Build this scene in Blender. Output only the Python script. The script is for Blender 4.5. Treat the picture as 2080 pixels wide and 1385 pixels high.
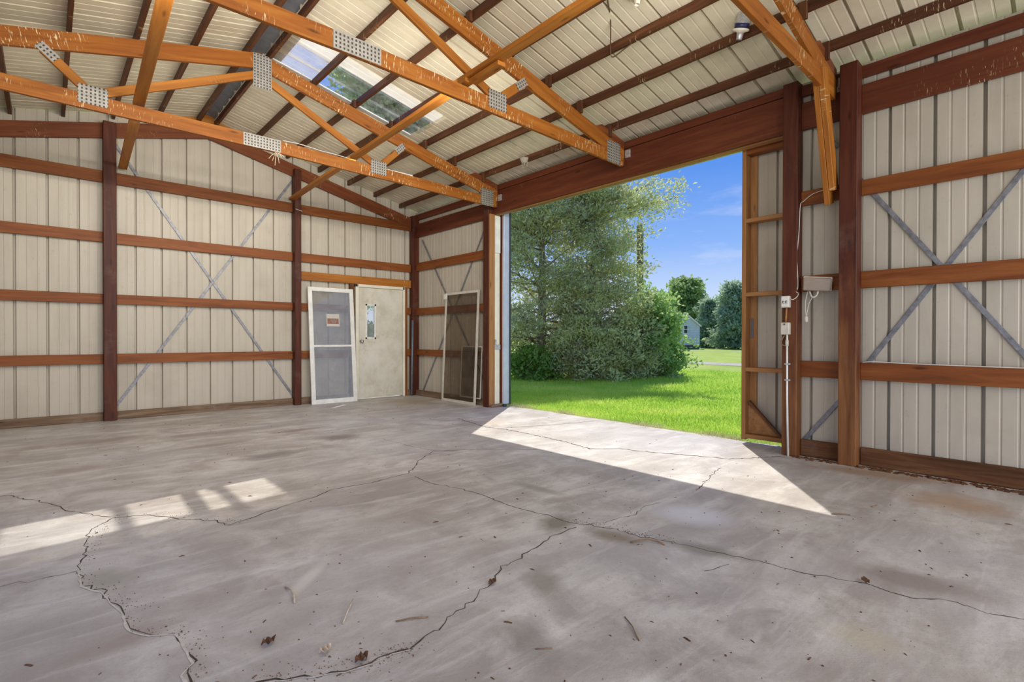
import bpy, bmesh, math, random
import numpy as np
from mathutils import Vector, Matrix

for o in list(bpy.data.objects): bpy.data.objects.remove(o)
SC = bpy.context.scene
COL = SC.collection
rnd = random.Random(7)
rng = np.random.default_rng(7)

# ------------------------------------------------------------------ camera
cd = bpy.data.cameras.new('camera'); cam = bpy.data.objects.new('camera', cd); COL.objects.link(cam)
YAW, PITCH, ROLL, CH = 0.7319, -0.0065, 0.0015, 1.18
_f = Vector((math.sin(YAW)*math.cos(PITCH), math.cos(YAW)*math.cos(PITCH), math.sin(PITCH)))
_r = Vector((math.cos(YAW), -math.sin(YAW), 0)); _u = _r.cross(_f)
r2 = _r*math.cos(ROLL) + _u*math.sin(ROLL); u2 = _u*math.cos(ROLL) - _r*math.sin(ROLL)
cam.matrix_world = Matrix(((r2.x, u2.x, -_f.x, 0), (r2.y, u2.y, -_f.y, 0), (r2.z, u2.z, -_f.z, CH), (0, 0, 0, 1)))
cd.sensor_width = 36; cd.lens = 1050.72/2080*36; cd.clip_start = 0.05; cd.clip_end = 600
SC.camera = cam

# ------------------------------------------------------------------ sky, sun, exposure
W = bpy.data.worlds.new('sky'); SC.world = W; W.use_nodes = True
nt = W.node_tree; nt.nodes.clear()
def N(t, typ, **kw):
    n = t.nodes.new(typ)
    for k, v in kw.items():
        if k in n.inputs.keys() if isinstance(k, str) else False: n.inputs[k].default_value = v
        else: setattr(n, k, v)
    return n
out = N(nt, 'ShaderNodeOutputWorld'); bg = N(nt, 'ShaderNodeBackground'); bg.inputs[1].default_value = 1.0
tc = N(nt, 'ShaderNodeTexCoord'); sep = N(nt, 'ShaderNodeSeparateXYZ'); rp = N(nt, 'ShaderNodeValToRGB')
nt.links.new(tc.outputs['Generated'], sep.inputs[0]); nt.links.new(sep.outputs['Z'], rp.inputs[0])
e = rp.color_ramp.elements
e[0].position = 0.0; e[0].color = (0.72, 0.82, 1.0, 1)
e[1].position = 0.62; e[1].color = (0.10, 0.27, 0.80, 1)
for p, c in ((0.07, (0.60, 0.74, 1.0, 1)), (0.17, (0.27, 0.48, 0.96, 1)), (0.30, (0.115, 0.31, 0.86, 1))):
    x = e.new(p); x.color = c
mp = N(nt, 'ShaderNodeMapping'); mp.inputs['Scale'].default_value = (1.6, 1.6, 7.0)
cn = N(nt, 'ShaderNodeTexNoise'); cn.inputs['Scale'].default_value = 2.2; cn.inputs['Detail'].default_value = 6; cn.inputs['Roughness'].default_value = 0.55
cr = N(nt, 'ShaderNodeValToRGB'); cr.color_ramp.elements[0].position = 0.52; cr.color_ramp.elements[1].position = 0.75
cr.color_ramp.elements[0].color = (0, 0, 0, 1); cr.color_ramp.elements[1].color = (0.55, 0.55, 0.55, 1)
mx = N(nt, 'ShaderNodeMixRGB'); mx.inputs[2].default_value = (0.86, 0.88, 1.0, 1)
nt.links.new(tc.outputs['Generated'], mp.inputs[0]); nt.links.new(mp.outputs[0], cn.inputs[0]); nt.links.new(cn.outputs[0], cr.inputs[0])
nt.links.new(cr.outputs[0], mx.inputs[0]); nt.links.new(rp.outputs[0], mx.inputs[1]); nt.links.new(mx.outputs[0], bg.inputs[0]); nt.links.new(bg.outputs[0], out.inputs[0])

SUN = Vector((0.635, 0.49, 1.0)).normalized()
sl = bpy.data.lights.new('sun', 'SUN'); sl.energy = 4.3; sl.angle = 0.009; sl.color = (1.0, 0.93, 0.82)
so = bpy.data.objects.new('sun', sl); COL.objects.link(so); so.rotation_euler = SUN.to_track_quat('Z', 'Y').to_euler(); so.location = (20, 16, 30)

# added fill light behind the camera, standing in for daylight from an open end
dl = bpy.data.lights.new('added_end_fill', 'AREA'); dl.shape = 'RECTANGLE'; dl.size = 7.4; dl.size_y = 3.5; dl.energy = 315; dl.color = (1.0, 0.97, 0.93)
do = bpy.data.objects.new('added_end_fill', dl); COL.objects.link(do); do.location = (1.8, -3.55, 1.85); do.rotation_euler = (math.radians(90), 0, 0)
FILL_W = (30, 86, 68)      # watts of the added fill strips behind the trusses

SC.view_settings.view_transform = 'Standard'; SC.view_settings.look = 'None'; SC.view_settings.gamma = 1.0
SC.view_settings.use_curve_mapping = False; SC.view_settings.exposure = 0.0

# ------------------------------------------------------------------ material helpers
def newmat(name):
    m = bpy.data.materials.new(name); m.use_nodes = True
    t = m.node_tree; t.nodes.clear()
    o = t.nodes.new('ShaderNodeOutputMaterial'); b = t.nodes.new('ShaderNodeBsdfPrincipled')
    t.links.new(b.outputs[0], o.inputs[0]); return m, t, b, o
def L(t, a, b): t.links.new(a, b)
def coords(t, scale=(1, 1, 1), rand=True, kind='Object'):
    c = t.nodes.new('ShaderNodeTexCoord'); mpp = t.nodes.new('ShaderNodeMapping'); mpp.inputs['Scale'].default_value = scale
    if rand:
        oi = t.nodes.new('ShaderNodeObjectInfo'); mu = t.nodes.new('ShaderNodeMath'); mu.operation = 'MULTIPLY'; mu.inputs[1].default_value = 37.0
        L(t, oi.outputs['Random'], mu.inputs[0]); cb = t.nodes.new('ShaderNodeCombineXYZ')
        for i in range(3): L(t, mu.outputs[0], cb.inputs[i])
        L(t, cb.outputs[0], mpp.inputs['Location'])
    L(t, c.outputs[kind], mpp.inputs['Vector']); return mpp.outputs[0]
def noise(t, vec, scale=1.0, detail=3.0, rough=0.5, dist=0.0):
    n = t.nodes.new('ShaderNodeTexNoise'); n.inputs['Scale'].default_value = scale; n.inputs['Detail'].default_value = detail
    n.inputs['Roughness'].default_value = rough; n.inputs['Distortion'].default_value = dist; L(t, vec, n.inputs['Vector']); return n.outputs[0]
def ramp(t, fac, stops):
    r = t.nodes.new('ShaderNodeValToRGB'); el = r.color_ramp.elements
    while len(el) > 1: el.remove(el[-1])
    el[0].position = stops[0][0]; el[0].color = (*stops[0][1], 1) if len(stops[0][1]) == 3 else stops[0][1]
    for p, c in stops[1:]:
        x = el.new(p); x.color = (*c, 1) if len(c) == 3 else c
    L(t, fac, r.inputs[0]); return r.outputs[0]
def G3(v): return (v, v, v)
def mixc(t, fac, a, b, mode='MIX'):
    m = t.nodes.new('ShaderNodeMixRGB'); m.blend_type = mode
    for i, v in ((0, fac), (1, a), (2, b)):
        if isinstance(v, (int, float)): m.inputs[i].default_value = v
        elif isinstance(v, tuple): m.inputs[i].default_value = (*v, 1)
        else: L(t, v, m.inputs[i])
    return m.outputs[0]
def bump(t, b, h, strength=0.3, dist=0.01):
    n = t.nodes.new('ShaderNodeBump'); n.inputs['Strength'].default_value = strength; n.inputs['Distance'].default_value = dist
    L(t, h, n.inputs['Height']); L(t, n.outputs[0], b.inputs['Normal'])

def wood(name, dark, mid, light, rough=0.55, drip=0.0, worn=0.0, knots=True):
    m, t, b, o = newmat(name)
    v = coords(t, (1.3, 16, 16)); n1 = noise(t, v, 1.0, 5, 0.6, 0.6)
    v2 = coords(t, (0.8, 2.2, 2.2)); n2 = noise(t, v2, 1.6, 3, 0.5)
    c = ramp(t, n1, [(0.28, dark), (0.5, mid), (0.74, light)])
    c = mixc(t, ramp(t, n2, [(0.35, G3(0.0)), (0.7, G3(0.45))]), c, mid)
    if knots:
        v3 = coords(t, (2.2, 9, 9)); vo = t.nodes.new('ShaderNodeTexVoronoi'); vo.inputs['Scale'].default_value = 0.9; L(t, v3, vo.inputs['Vector'])
        c = mixc(t, ramp(t, vo.outputs['Distance'], [(0.05, G3(0.75)), (0.14, G3(0.0))]), c, tuple(x*0.35 for x in dark))
    if drip:
        v4 = coords(t, (95, 10, 13)); n4 = noise(t, v4, 1.0, 2, 0.5, 0.3); v5 = coords(t, (1.1, 1.1, 1.1)); n5 = noise(t, v5, 1.5, 2)
        k = mixc(t, 1.0, ramp(t, n4, [(0.62, G3(0)), (0.67, G3(1))]), ramp(t, n5, [(0.70-drip*0.42, G3(0)), (0.80-drip*0.42, G3(1))]), 'MULTIPLY')
        c = mixc(t, k, c, (0.72, 0.60, 0.36))
    if worn:
        v6 = coords(t, (0.5, 0.5, 0.5)); n6 = noise(t, v6, 4.0, 6, 0.65)
        c = mixc(t, ramp(t, n6, [(0.55, G3(0)), (0.75, G3(worn))]), c, (0.30, 0.24, 0.20))
    L(t, c, b.inputs['Base Color']); b.inputs['Roughness'].default_value = rough; b.inputs['Specular IOR Level'].default_value = 0.3
    bump(t, b, n1, 0.25, 0.004); return m
def plain(name, col, rough=0.5, metal=0.0, var=0.12, scale=6.0, bmp=0.0, spec=0.5):
    m, t, b, o = newmat(name); v = coords(t, (1, 1, 1)); n = noise(t, v, scale, 5, 0.6)
    c = ramp(t, n, [(0.3, tuple(x*(1-var) for x in col)), (0.7, tuple(min(1, x*(1+var)) for x in col))])
    L(t, c, b.inputs['Base Color']); b.inputs['Roughness'].default_value = rough; b.inputs['Metallic'].default_value = metal
    b.inputs['Specular IOR Level'].default_value = spec
    if bmp: bump(t, b, n, bmp, 0.01)
    return m

MT = {}
MT['girt'] = wood('girt_wood', (0.115, 0.030, 0.007), (0.22, 0.064, 0.013), (0.31, 0.108, 0.026), drip=0.0)
MT['header'] = wood('header_wood', (0.080, 0.018, 0.008), (0.125, 0.031, 0.012), (0.18, 0.052, 0.019), drip=0.14)
MT['post'] = wood('post_wood', (0.038, 0.008, 0.004), (0.072, 0.016, 0.007), (0.135, 0.036, 0.012), worn=0.22)
MT['truss'] = wood('truss_wood', (0.19, 0.052, 0.007), (0.31, 0.098, 0.012), (0.44, 0.17, 0.025), drip=0.6)
MT['brace'] = wood('brace_wood', (0.24, 0.075, 0.010), (0.38, 0.135, 0.018), (0.50, 0.21, 0.036), drip=0.25)
MT['purlin'] = wood('purlin_wood', (0.048, 0.017, 0.008), (0.095, 0.034, 0.014), (0.19, 0.075, 0.028), drip=0.3)
MT['rafter'] = wood('rafter_wood', (0.10, 0.025, 0.008), (0.17, 0.046, 0.013), (0.25, 0.08, 0.022), drip=0.25)
MT['framing'] = wood('door_framing_wood', (0.24, 0.10, 0.032), (0.36, 0.17, 0.06), (0.47, 0.25, 0.10), worn=0.2)
MT['weathered'] = wood('weathered_wood', (0.07, 0.045, 0.03), (0.20, 0.13, 0.08), (0.36, 0.27, 0.19), rough=0.85, worn=0.6)
MT['rotten'] = wood('rotten_wood', (0.03, 0.013, 0.007), (0.13, 0.055, 0.022), (0.26, 0.13, 0.06), rough=0.9, worn=0.25)

def sheetmat(name, base, grime, gscale=1.0, rough=0.45):
    m, t, b, o = newmat(name)
    v = coords(t, (3.0, 3.0, 0.5), rand=True); n = noise(t, v, 1.0*gscale, 6, 0.65)
    v2 = coords(t, (1, 1, 1)); n2 = noise(t, v2, 14, 6, 0.7); n3 = noise(t, v2, 1.1, 4, 0.6)
    c = ramp(t, n, [(0.3, tuple(x*0.86 for x in base)), (0.55, base), (0.8, tuple(min(1, x*1.06) for x in base))])
    c = mixc(t, ramp(t, n2, [(0.60, G3(0)), (0.76, G3(0.35))]), c, grime)
    c = mixc(t, ramp(t, n3, [(0.52, G3(0)), (0.75, G3(0.35))]), c, grime)
    L(t, c, b.inputs['Base Color']); b.inputs['Roughness'].default_value = rough; b.inputs['Specular IOR Level'].default_value = 0.35
    return m
MT['sheet'] = sheetmat('wall_steel', (0.52, 0.47, 0.385), (0.27, 0.21, 0.14))
MT['roof'] = sheetmat('roof_steel', (0.70, 0.63, 0.47), (0.40, 0.33, 0.22))
MT['galv'] = plain('galvanised', (0.52, 0.52, 0.53), 0.45, 0.55, 0.3, 30)
MT['strap'] = plain('strap_steel', (0.24, 0.24, 0.26), 0.5, 0.5, 0.35, 25)
MT['darkcap'] = plain('ridge_cap_steel', (0.20, 0.21, 0.23), 0.6, 0.0, 0.2, 8)  # dark base colour stands in for shade on the unlit cap
MT['door'] = None
MT['cream'] = plain('cream_paint', (0.78, 0.74, 0.60), 0.5, 0, 0.1, 5)
MT['white'] = plain('white_paint', (0.78, 0.77, 0.72), 0.5, 0, 0.12, 9)
MT['alu'] = plain('aluminium_frame', (0.62, 0.58, 0.50), 0.45, 0.0, 0.12, 9)
MT['steelblue'] = plain('bluegrey_steel', (0.50, 0.54, 0.64), 0.4, 0.2, 0.1, 5)
MT['darkgreen'] = plain('dark_rubber', (0.03, 0.04, 0.05), 0.5, 0, 0.2, 5)
MT['chrome'] = plain('chrome', (0.62, 0.60, 0.57), 0.25, 0.9, 0.05, 5)
MT['plastic'] = plain('beige_plastic', (0.62, 0.58, 0.50), 0.5, 0, 0.1, 8)
MT['greyplastic'] = plain('taupe_plastic', (0.33, 0.27, 0.22), 0.5, 0, 0.08, 8)
MT['cord'] = plain('pale_cord', (0.66, 0.62, 0.56), 0.6, 0, 0.1, 8)
MT['browncord'] = plain('brown_cord', (0.12, 0.065, 0.03), 0.6, 0, 0.2, 8)
MT['porcelain'] = plain('porcelain', (0.82, 0.76, 0.62), 0.3, 0, 0.06, 8)
MT['navy'] = plain('navy_enamel', (0.02, 0.025, 0.09), 0.35, 0, 0.3, 20)
MT['pipe'] = plain('grey_pipe', (0.16, 0.18, 0.22), 0.5, 0.3, 0.2, 12)
MT['nest'] = plain('paper_nest', (0.42, 0.37, 0.31), 0.9, 0, 0.25, 30, 0.4)
MT['twig'] = plain('twig_bark', (0.24, 0.15, 0.09), 0.9, 0, 0.4, 40, 0.4)
MT['paletwig'] = plain('pale_twig', (0.52, 0.42, 0.32), 0.9, 0, 0.3, 40, 0.3)
MT['leaf_dry'] = plain('dry_leaf', (0.13, 0.06, 0.03), 0.9, 0, 0.4, 40, 0.3)
MT['dirt'] = plain('crack_dirt', (0.07, 0.055, 0.042), 0.95, 0, 0.4, 30, 0.3)
MT['chip'] = plain('chipped_edge', (0.60, 0.57, 0.52), 0.9, 0, 0.15, 30, 0.3)
MT['straw'] = plain('straw', (0.78, 0.68, 0.46), 0.9, 0, 0.2, 20)

def postgraded():
    m = wood('graded_post_wood', (0.045, 0.010, 0.006), (0.085, 0.020, 0.010), (0.14, 0.040, 0.016), worn=0.2); t = m.node_tree; b = next(n for n in t.nodes if n.type == 'BSDF_PRINCIPLED')
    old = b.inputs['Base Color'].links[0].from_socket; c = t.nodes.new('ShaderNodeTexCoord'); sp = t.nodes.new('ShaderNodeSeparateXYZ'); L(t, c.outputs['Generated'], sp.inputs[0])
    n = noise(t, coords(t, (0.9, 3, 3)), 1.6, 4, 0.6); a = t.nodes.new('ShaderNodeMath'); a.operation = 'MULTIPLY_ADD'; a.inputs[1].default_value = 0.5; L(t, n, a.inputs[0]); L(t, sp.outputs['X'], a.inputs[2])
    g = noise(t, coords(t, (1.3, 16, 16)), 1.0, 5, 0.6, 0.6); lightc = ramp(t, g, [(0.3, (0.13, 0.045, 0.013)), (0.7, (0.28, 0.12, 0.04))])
    L(t, mixc(t, ramp(t, a.outputs[0], [(0.40, G3(0.85)), (0.72, G3(0.0))]), old, lightc), b.inputs['Base Color']); return m  # post colour turns paler orange towards the foot
MT['postgraded'] = postgraded()
def platemat():
    m, t, b, o = newmat('truss_plate_steel')
    c = t.nodes.new('ShaderNodeTexCoord'); s = t.nodes.new('ShaderNodeSeparateXYZ'); L(t, c.outputs['Object'], s.inputs[0])
    def cell(sock, per, w):
        a = t.nodes.new('ShaderNodeMath'); a.operation = 'DIVIDE'; a.inputs[1].default_value = per; L(t, sock, a.inputs[0])
        f = t.nodes.new('ShaderNodeMath'); f.operation = 'FRACT'; L(t, a.outputs[0], f.inputs[0])
        d = t.nodes.new('ShaderNodeMath'); d.operation = 'SUBTRACT'; d.inputs[1].default_value = 0.5; L(t, f.outputs[0], d.inputs[0])
        ab = t.nodes.new('ShaderNodeMath'); ab.operation = 'ABSOLUTE'; L(t, d.outputs[0], ab.inputs[0])
        l = t.nodes.new('ShaderNodeMath'); l.operation = 'LESS_THAN'; l.inputs[1].default_value = w; L(t, ab.outputs[0], l.inputs[0]); return l.outputs[0]
    mu = t.nodes.new('ShaderNodeMath'); mu.operation = 'MULTIPLY'; L(t, cell(s.outputs['X'], 0.034, 0.22), mu.inputs[0]); L(t, cell(s.outputs['Z'], 0.034, 0.27), mu.inputs[1])
    v = coords(t, (1, 1, 1)); n = noise(t, v, 25, 4)
    base = ramp(t, n, [(0.3, (0.30, 0.29, 0.265)), (0.7, (0.44, 0.43, 0.40))])
    L(t, mixc(t, mu.outputs[0], base, (0.07, 0.045, 0.03)), b.inputs['Base Color']); b.inputs['Roughness'].default_value = 0.5; b.inputs['Metallic'].default_value = 0.25
    return m
MT['plate'] = platemat()

def doormat():
    m, t, b, o = newmat('stained_door_paint'); v = coords(t, (1, 1, 1), rand=False)
    n = noise(t, v, 2.2, 6, 0.65); n2 = noise(t, v, 4.5, 8, 0.75); v3 = coords(t, (6, 6, 0.8), rand=False); n3 = noise(t, v3, 1, 4)
    c = ramp(t, n, [(0.3, (0.54, 0.51, 0.40)), (0.52, (0.68, 0.65, 0.55)), (0.75, (0.76, 0.74, 0.67))])
    c = mixc(t, ramp(t, n2, [(0.54, G3(0)), (0.76, G3(0.6))]), c, (0.36, 0.27, 0.14))
    c = mixc(t, ramp(t, n3, [(0.5, G3(0)), (0.8, G3(0.4))]), c, (0.52, 0.43, 0.27))
    L(t, c, b.inputs['Base Color']); b.inputs['Roughness'].default_value = 0.55; return m
MT['door'] = doormat()

def clear(name, tint, trans, haze, hazecol=(0.9, 0.88, 0.8), gloss=0.08, rough=0.05, dshare=0.4):
    m = bpy.data.materials.new(name); m.use_nodes = True; t = m.node_tree; t.nodes.clear()
    o = t.nodes.new('ShaderNodeOutputMaterial'); tr = t.nodes.new('ShaderNodeBsdfTransparent'); tr.inputs[0].default_value = (*tint, 1)
    tl = t.nodes.new('ShaderNodeBsdfTranslucent'); tl.inputs[0].default_value = (*hazecol, 1)
    df = t.nodes.new('ShaderNodeBsdfDiffuse'); df.inputs[0].default_value = (*hazecol, 1)
    gl = t.nodes.new('ShaderNodeBsdfGlossy'); gl.inputs['Roughness'].default_value = rough
    a = t.nodes.new('ShaderNodeMixShader'); a.inputs[0].default_value = dshare; L(t, tl.outputs[0], a.inputs[1]); L(t, df.outputs[0], a.inputs[2])
    h = t.nodes.new('ShaderNodeMixShader'); L(t, tr.outputs[0], h.inputs[1]); L(t, a.outputs[0], h.inputs[2])
    v = coords(t, (1, 1, 1)); n = noise(t, v, 5, 5, 0.65)
    L(t, ramp(t, n, [(0.3, G3(max(0, haze-0.08))), (0.75, G3(min(1, haze+0.12)))]), h.inputs[0])
    g = t.nodes.new('ShaderNodeMixShader'); g.inputs[0].default_value = gloss; L(t, h.outputs[0], g.inputs[1]); L(t, gl.outputs[0], g.inputs[2]); L(t, g.outputs[0], o.inputs[0])
    return m
MT['skyclear'] = clear('clear_skylight', (0.98, 0.98, 0.96), 1, 0.09, (0.95, 0.90, 0.78), 0.04)
MT['skyhazed'] = clear('hazed_skylight', (0.98, 0.95, 0.86), 1, 0.42, (0.97, 0.88, 0.70), 0.04)  # haze put in to whiten the bright sky seen through this pane
MT['skymilk'] = clear('milky_skylight', (0.9, 0.85, 0.7), 1, 0.85, (0.95, 0.86, 0.66))
MT['glass'] = clear('dusty_glass', (0.88, 0.88, 0.87), 1, 0.24, (0.62, 0.62, 0.61), 0.06, 0.04, 0.85)
MT['screen'] = clear('insect_screen', (0.80, 0.77, 0.73), 1, 0.13, (0.26, 0.22, 0.18), 0.0, 0.4, 0.85)
MT['windowglass'] = clear('window_glass', (0.95, 0.95, 0.95), 1, 0.12, (0.9, 0.9, 0.9))

# concrete -----------------------------------------------------------
def concrete():
    m, t, b, o = newmat('stained_concrete'); v = coords(t, (1, 1, 1), rand=False)
    vs = coords(t, (1.0, 2.6, 1), rand=False)
    n1 = noise(t, vs, 0.8, 6, 0.62, 0.8); n2 = noise(t, v, 2.4, 7, 0.68, 0.5); n3 = noise(t, v, 60, 4, 0.7); n4 = noise(t, v, 0.45, 3, 0.5); n5 = noise(t, v, 14, 6, 0.7)
    c = ramp(t, n1, [(0.25, (0.30, 0.27, 0.245)), (0.42, (0.42, 0.39, 0.36)), (0.57, (0.53, 0.50, 0.465)), (0.75, (0.64, 0.615, 0.58))])
    c = mixc(t, ramp(t, n2, [(0.38, G3(0.9)), (0.58, G3(0.0))]), c, (0.33, 0.295, 0.27))
    v7 = coords(t, (1.2, 7.5, 1), rand=False); v7.node.inputs['Rotation'].default_value = (0, 0, 0.65); n7 = noise(t, v7, 0.9, 6, 0.65, 0.6)
    c = mixc(t, ramp(t, n7, [(0.52, G3(0)), (0.72, G3(0.6))]), c, (0.66, 0.645, 0.62))
    c = mixc(t, ramp(t, n7, [(0.28, G3(0.5)), (0.44, G3(0.0))]), c, (0.34, 0.30, 0.275))
    c = mixc(t, ramp(t, n4, [(0.45, G3(0)), (0.7, G3(0.35))]), c, (0.52, 0.53, 0.58))
    c = mixc(t, ramp(t, n5, [(0.54, G3(0)), (0.72, G3(0.45))]), c, (0.33, 0.28, 0.24))
    c = mixc(t, ramp(t, n3, [(0.58, G3(0)), (0.70, G3(0.45))]), c, (0.24, 0.22, 0.20))
    n6 = noise(t, v, 160, 2, 0.6); c = mixc(t, ramp(t, n6, [(0.66, G3(0)), (0.72, G3(0.6))]), c, (0.14, 0.12, 0.11))
    vq = t.nodes.new('ShaderNodeTexCoord')
    def patch(cx, cy, rx, ry, rot, col, amt, warp=0.35):
        nonlocal c
        mpp = t.nodes.new('ShaderNodeMapping'); mpp.vector_type = 'TEXTURE'
        mpp.inputs['Location'].default_value = (cx, cy, 0); mpp.inputs['Rotation'].default_value = (0, 0, rot); mpp.inputs['Scale'].default_value = (rx, ry, 1)
        L(t, vq.outputs['Object'], mpp.inputs['Vector'])
        s = t.nodes.new('ShaderNodeVectorMath'); s.operation = 'LENGTH'; L(t, mpp.outputs[0], s.inputs[0])
        a = t.nodes.new('ShaderNodeMath'); a.operation = 'MULTIPLY_ADD'; a.inputs[1].default_value = 1.6*warp; L(t, n2, a.inputs[0]); L(t, s.outputs['Value'], a.inputs[2])
        c = mixc(t, ramp(t, a.outputs[0], [(0.35+warp*0.5, G3(amt)), (1.15+warp*0.9, G3(0))]), c, col)
    for p in PATCHES: patch(*p[:6], min(1, p[6]*1.25))
    c = mixc(t, 1.0, c, (1.16, 1.17, 1.18), 'MULTIPLY')
    L(t, c, b.inputs['Base Color']); b.inputs['Roughness'].default_value = 0.5; b.inputs['Specular IOR Level'].default_value = 0.45
    mu = t.nodes.new('ShaderNodeMath'); mu.operation = 'MULTIPLY_ADD'; mu.inputs[1].default_value = 0.35; L(t, n3, mu.inputs[0]); L(t, n5, mu.inputs[2])
    bump(t, b, mu.outputs[0], 0.35, 0.008); return m
PATCHES = [(1.65, 5.45, 0.55, 0.28, 0.1, (0.24, 0.215, 0.195), 0.75), (2.55, 5.9, 0.42, 0.32, -0.3, (0.24, 0.21, 0.185), 0.8), (2.35, 6.7, 0.5, 0.16, 0.1, (0.28, 0.225, 0.20), 0.7),
           (0.4, 7.5, 1.0, 0.30, 0.05, (0.29, 0.235, 0.215), 0.65), (1.4, 7.2, 0.9, 0.25, -0.1, (0.28, 0.23, 0.21), 0.6), (1.3, 6.4, 0.8, 0.16, 0.1, (0.29, 0.24, 0.22), 0.6), (0.2, 6.0, 0.5, 0.25, 0.2, (0.31, 0.26, 0.24), 0.6),
           (2.40, 2.25, 0.30, 0.22, 0.6, (0.22, 0.205, 0.165), 0.8), (2.85, 2.85, 0.12, 0.45, 0.1, (0.28, 0.26, 0.225), 0.65), (2.50, 1.88, 0.16, 0.32, 0.25, (0.24, 0.20, 0.15), 0.75), (2.72, 1.42, 0.14, 0.42, 0.25, (0.24, 0.22, 0.18), 0.7),
           (1.78, 1.75, 0.16, 0.32, -0.5, (0.26, 0.24, 0.205), 0.65), (1.40, 1.45, 0.18, 0.3, -0.5, (0.26, 0.235, 0.21), 0.6), (3.12, 0.57, 0.25, 0.45, 0.2, (0.26, 0.22, 0.205), 0.7), (2.38, 0.58, 0.20, 0.24, 0.2, (0.46, 0.42, 0.33), 0.65),
           (4.85, 0.65, 0.55, 0.5, 0.2, (0.38, 0.26, 0.17), 0.65), (5.35, 1.2, 0.3, 0.9, 0.1, (0.30, 0.20, 0.13), 0.6), (5.0, 8.3, 0.9, 0.9, 0, (0.36, 0.30, 0.23), 0.7), (3.2, 1.75, 0.35, 0.45, 0.4, (0.58, 0.58, 0.62), 0.65), (0.95, 2.55, 0.35, 0.07, 0.75, (0.60, 0.58, 0.53), 0.6),
           (0.2, 3.2, 0.2, 0.3, 0.2, (0.30, 0.29, 0.25), 0.6), (0.22, 2.5, 0.3, 0.14, 0.2, (0.30, 0.25, 0.23), 0.6), (4.6, 5.5, 0.3, 0.3, 0, (0.52, 0.42, 0.33), 0.5)]
MT['concrete'] = concrete()

# ------------------------------------------------------------------ object helpers
WM = {}
def link(o, parent=None, M=None):
    COL.objects.link(o)
    if M is None: M = Matrix.Identity(4)
    WM[o] = M.copy()
    if parent is not None:
        o.parent = parent
        pw = WM[parent] if parent in WM else Matrix.Translation(parent.location)
        o.matrix_basis = pw.inverted() @ M
    else: o.matrix_basis = M
    return o
def tag(o, label=None, cat=None, group=None, kind=None):
    if label: o['label'] = label
    if cat: o['category'] = cat
    if group: o['group'] = group
    if kind: o['kind'] = kind
    return o
def thing(name, label, cat, loc=(0, 0, 0), group=None):
    o = bpy.data.objects.new(name, None); o.location = loc; o.empty_display_size = 0.1; COL.objects.link(o); return tag(o, label, cat, group)
def struct(name, loc=(0, 0, 0), label=None):
    o = bpy.data.objects.new(name, None); o.location = loc; o.empty_display_size = 0.1; COL.objects.link(o); o['kind'] = 'structure'
    if label: o['label'] = label
    return o
def mesh(name, V, F, mat, parent=None, smooth=False, M=None):
    me = bpy.data.meshes.new(name); me.from_pydata([tuple(v) for v in V], [], F); me.materials.append(mat)
    if smooth: me.polygons.foreach_set('use_smooth', [True]*len(me.polygons))
    me.update(); return link(bpy.data.objects.new(name, me), parent, M)
def bmobj(name, bm, mat, parent=None, smooth=False, M=None):
    me = bpy.data.meshes.new(name); bm.to_mesh(me); bm.free(); me.materials.append(mat)
    if smooth: me.polygons.foreach_set('use_smooth', [True]*len(me.polygons))
    return link(bpy.data.objects.new(name, me), parent, M)
BEV = {}
def boxdata(l, w, h, bev):
    bm = bmesh.new(); bmesh.ops.create_cube(bm, size=1); bmesh.ops.scale(bm, vec=(l, w, h), verts=bm.verts)
    if bev: bmesh.ops.bevel(bm, geom=bm.edges[:], offset=bev, segments=1, affect='EDGES')
    return bm
def beam(name, p0, p1, w, h, mat, parent=None, up=(0, 0, 1), bev=0.003, off=(0, 0)):
    """board from p0 to p1, local x along it; w across (local y), h along up (local z)"""
    p0 = Vector(p0); p1 = Vector(p1); x = (p1-p0); l = x.length; x.normalize(); u = Vector(up)
    y = u.cross(x).normalized(); z = x.cross(y)
    c = (p0+p1)/2 + y*off[0] + z*off[1]
    M = Matrix(((x.x, y.x, z.x, c.x), (x.y, y.y, z.y, c.y), (x.z, y.z, z.z, c.z), (0, 0, 0, 1)))
    return bmobj(name, boxdata(l, w, h, min(bev, w*0.2, h*0.2)), mat, parent, M=M)
def box(name, lo, hi, mat, parent=None, bev=0.003):
    lo = Vector(lo); hi = Vector(hi); d = hi-lo; c = (lo+hi)/2; ax = max(range(3), key=lambda i: d[i])
    a = Vector([1 if i == ax else 0 for i in range(3)])
    up = (0, 0, 1) if ax != 2 else (1, 0, 0)
    p0 = c - a*d[ax]/2; p1 = c + a*d[ax]/2
    if ax == 0: w, h = d[1], d[2]
    elif ax == 1: w, h = d[0], d[2]
    else: w, h = d[1], d[0]
    return beam(name, p0, p1, w, h, mat, parent, up, bev)
def tube(name, pts, r, mat, parent=None, n=8, smooth=True):
    P = [Vector(p) for p in pts]; rs = r if isinstance(r, (list, tuple)) else [r]*len(P); V = []; F = []
    for i, p in enumerate(P):
        d = (P[min(i+1, len(P)-1)]-P[max(i-1, 0)]).normalized(); a = Vector((0, 0, 1)) if abs(d.z) < 0.9 else Vector((1, 0, 0))
        u = d.cross(a).normalized(); v = d.cross(u)
        for k in range(n):
            an = 2*math.pi*k/n; V.append(p + (u*math.cos(an)+v*math.sin(an))*rs[i])
    for i in range(len(P)-1):
        for k in range(n): F.append((i*n+k, i*n+(k+1) % n, (i+1)*n+(k+1) % n, (i+1)*n+k))
    F.append(tuple(range(n))[::-1]); F.append(tuple((len(P)-1)*n+k for k in range(n)))
    return mesh(name, V, F, mat, parent, smooth)
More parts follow.
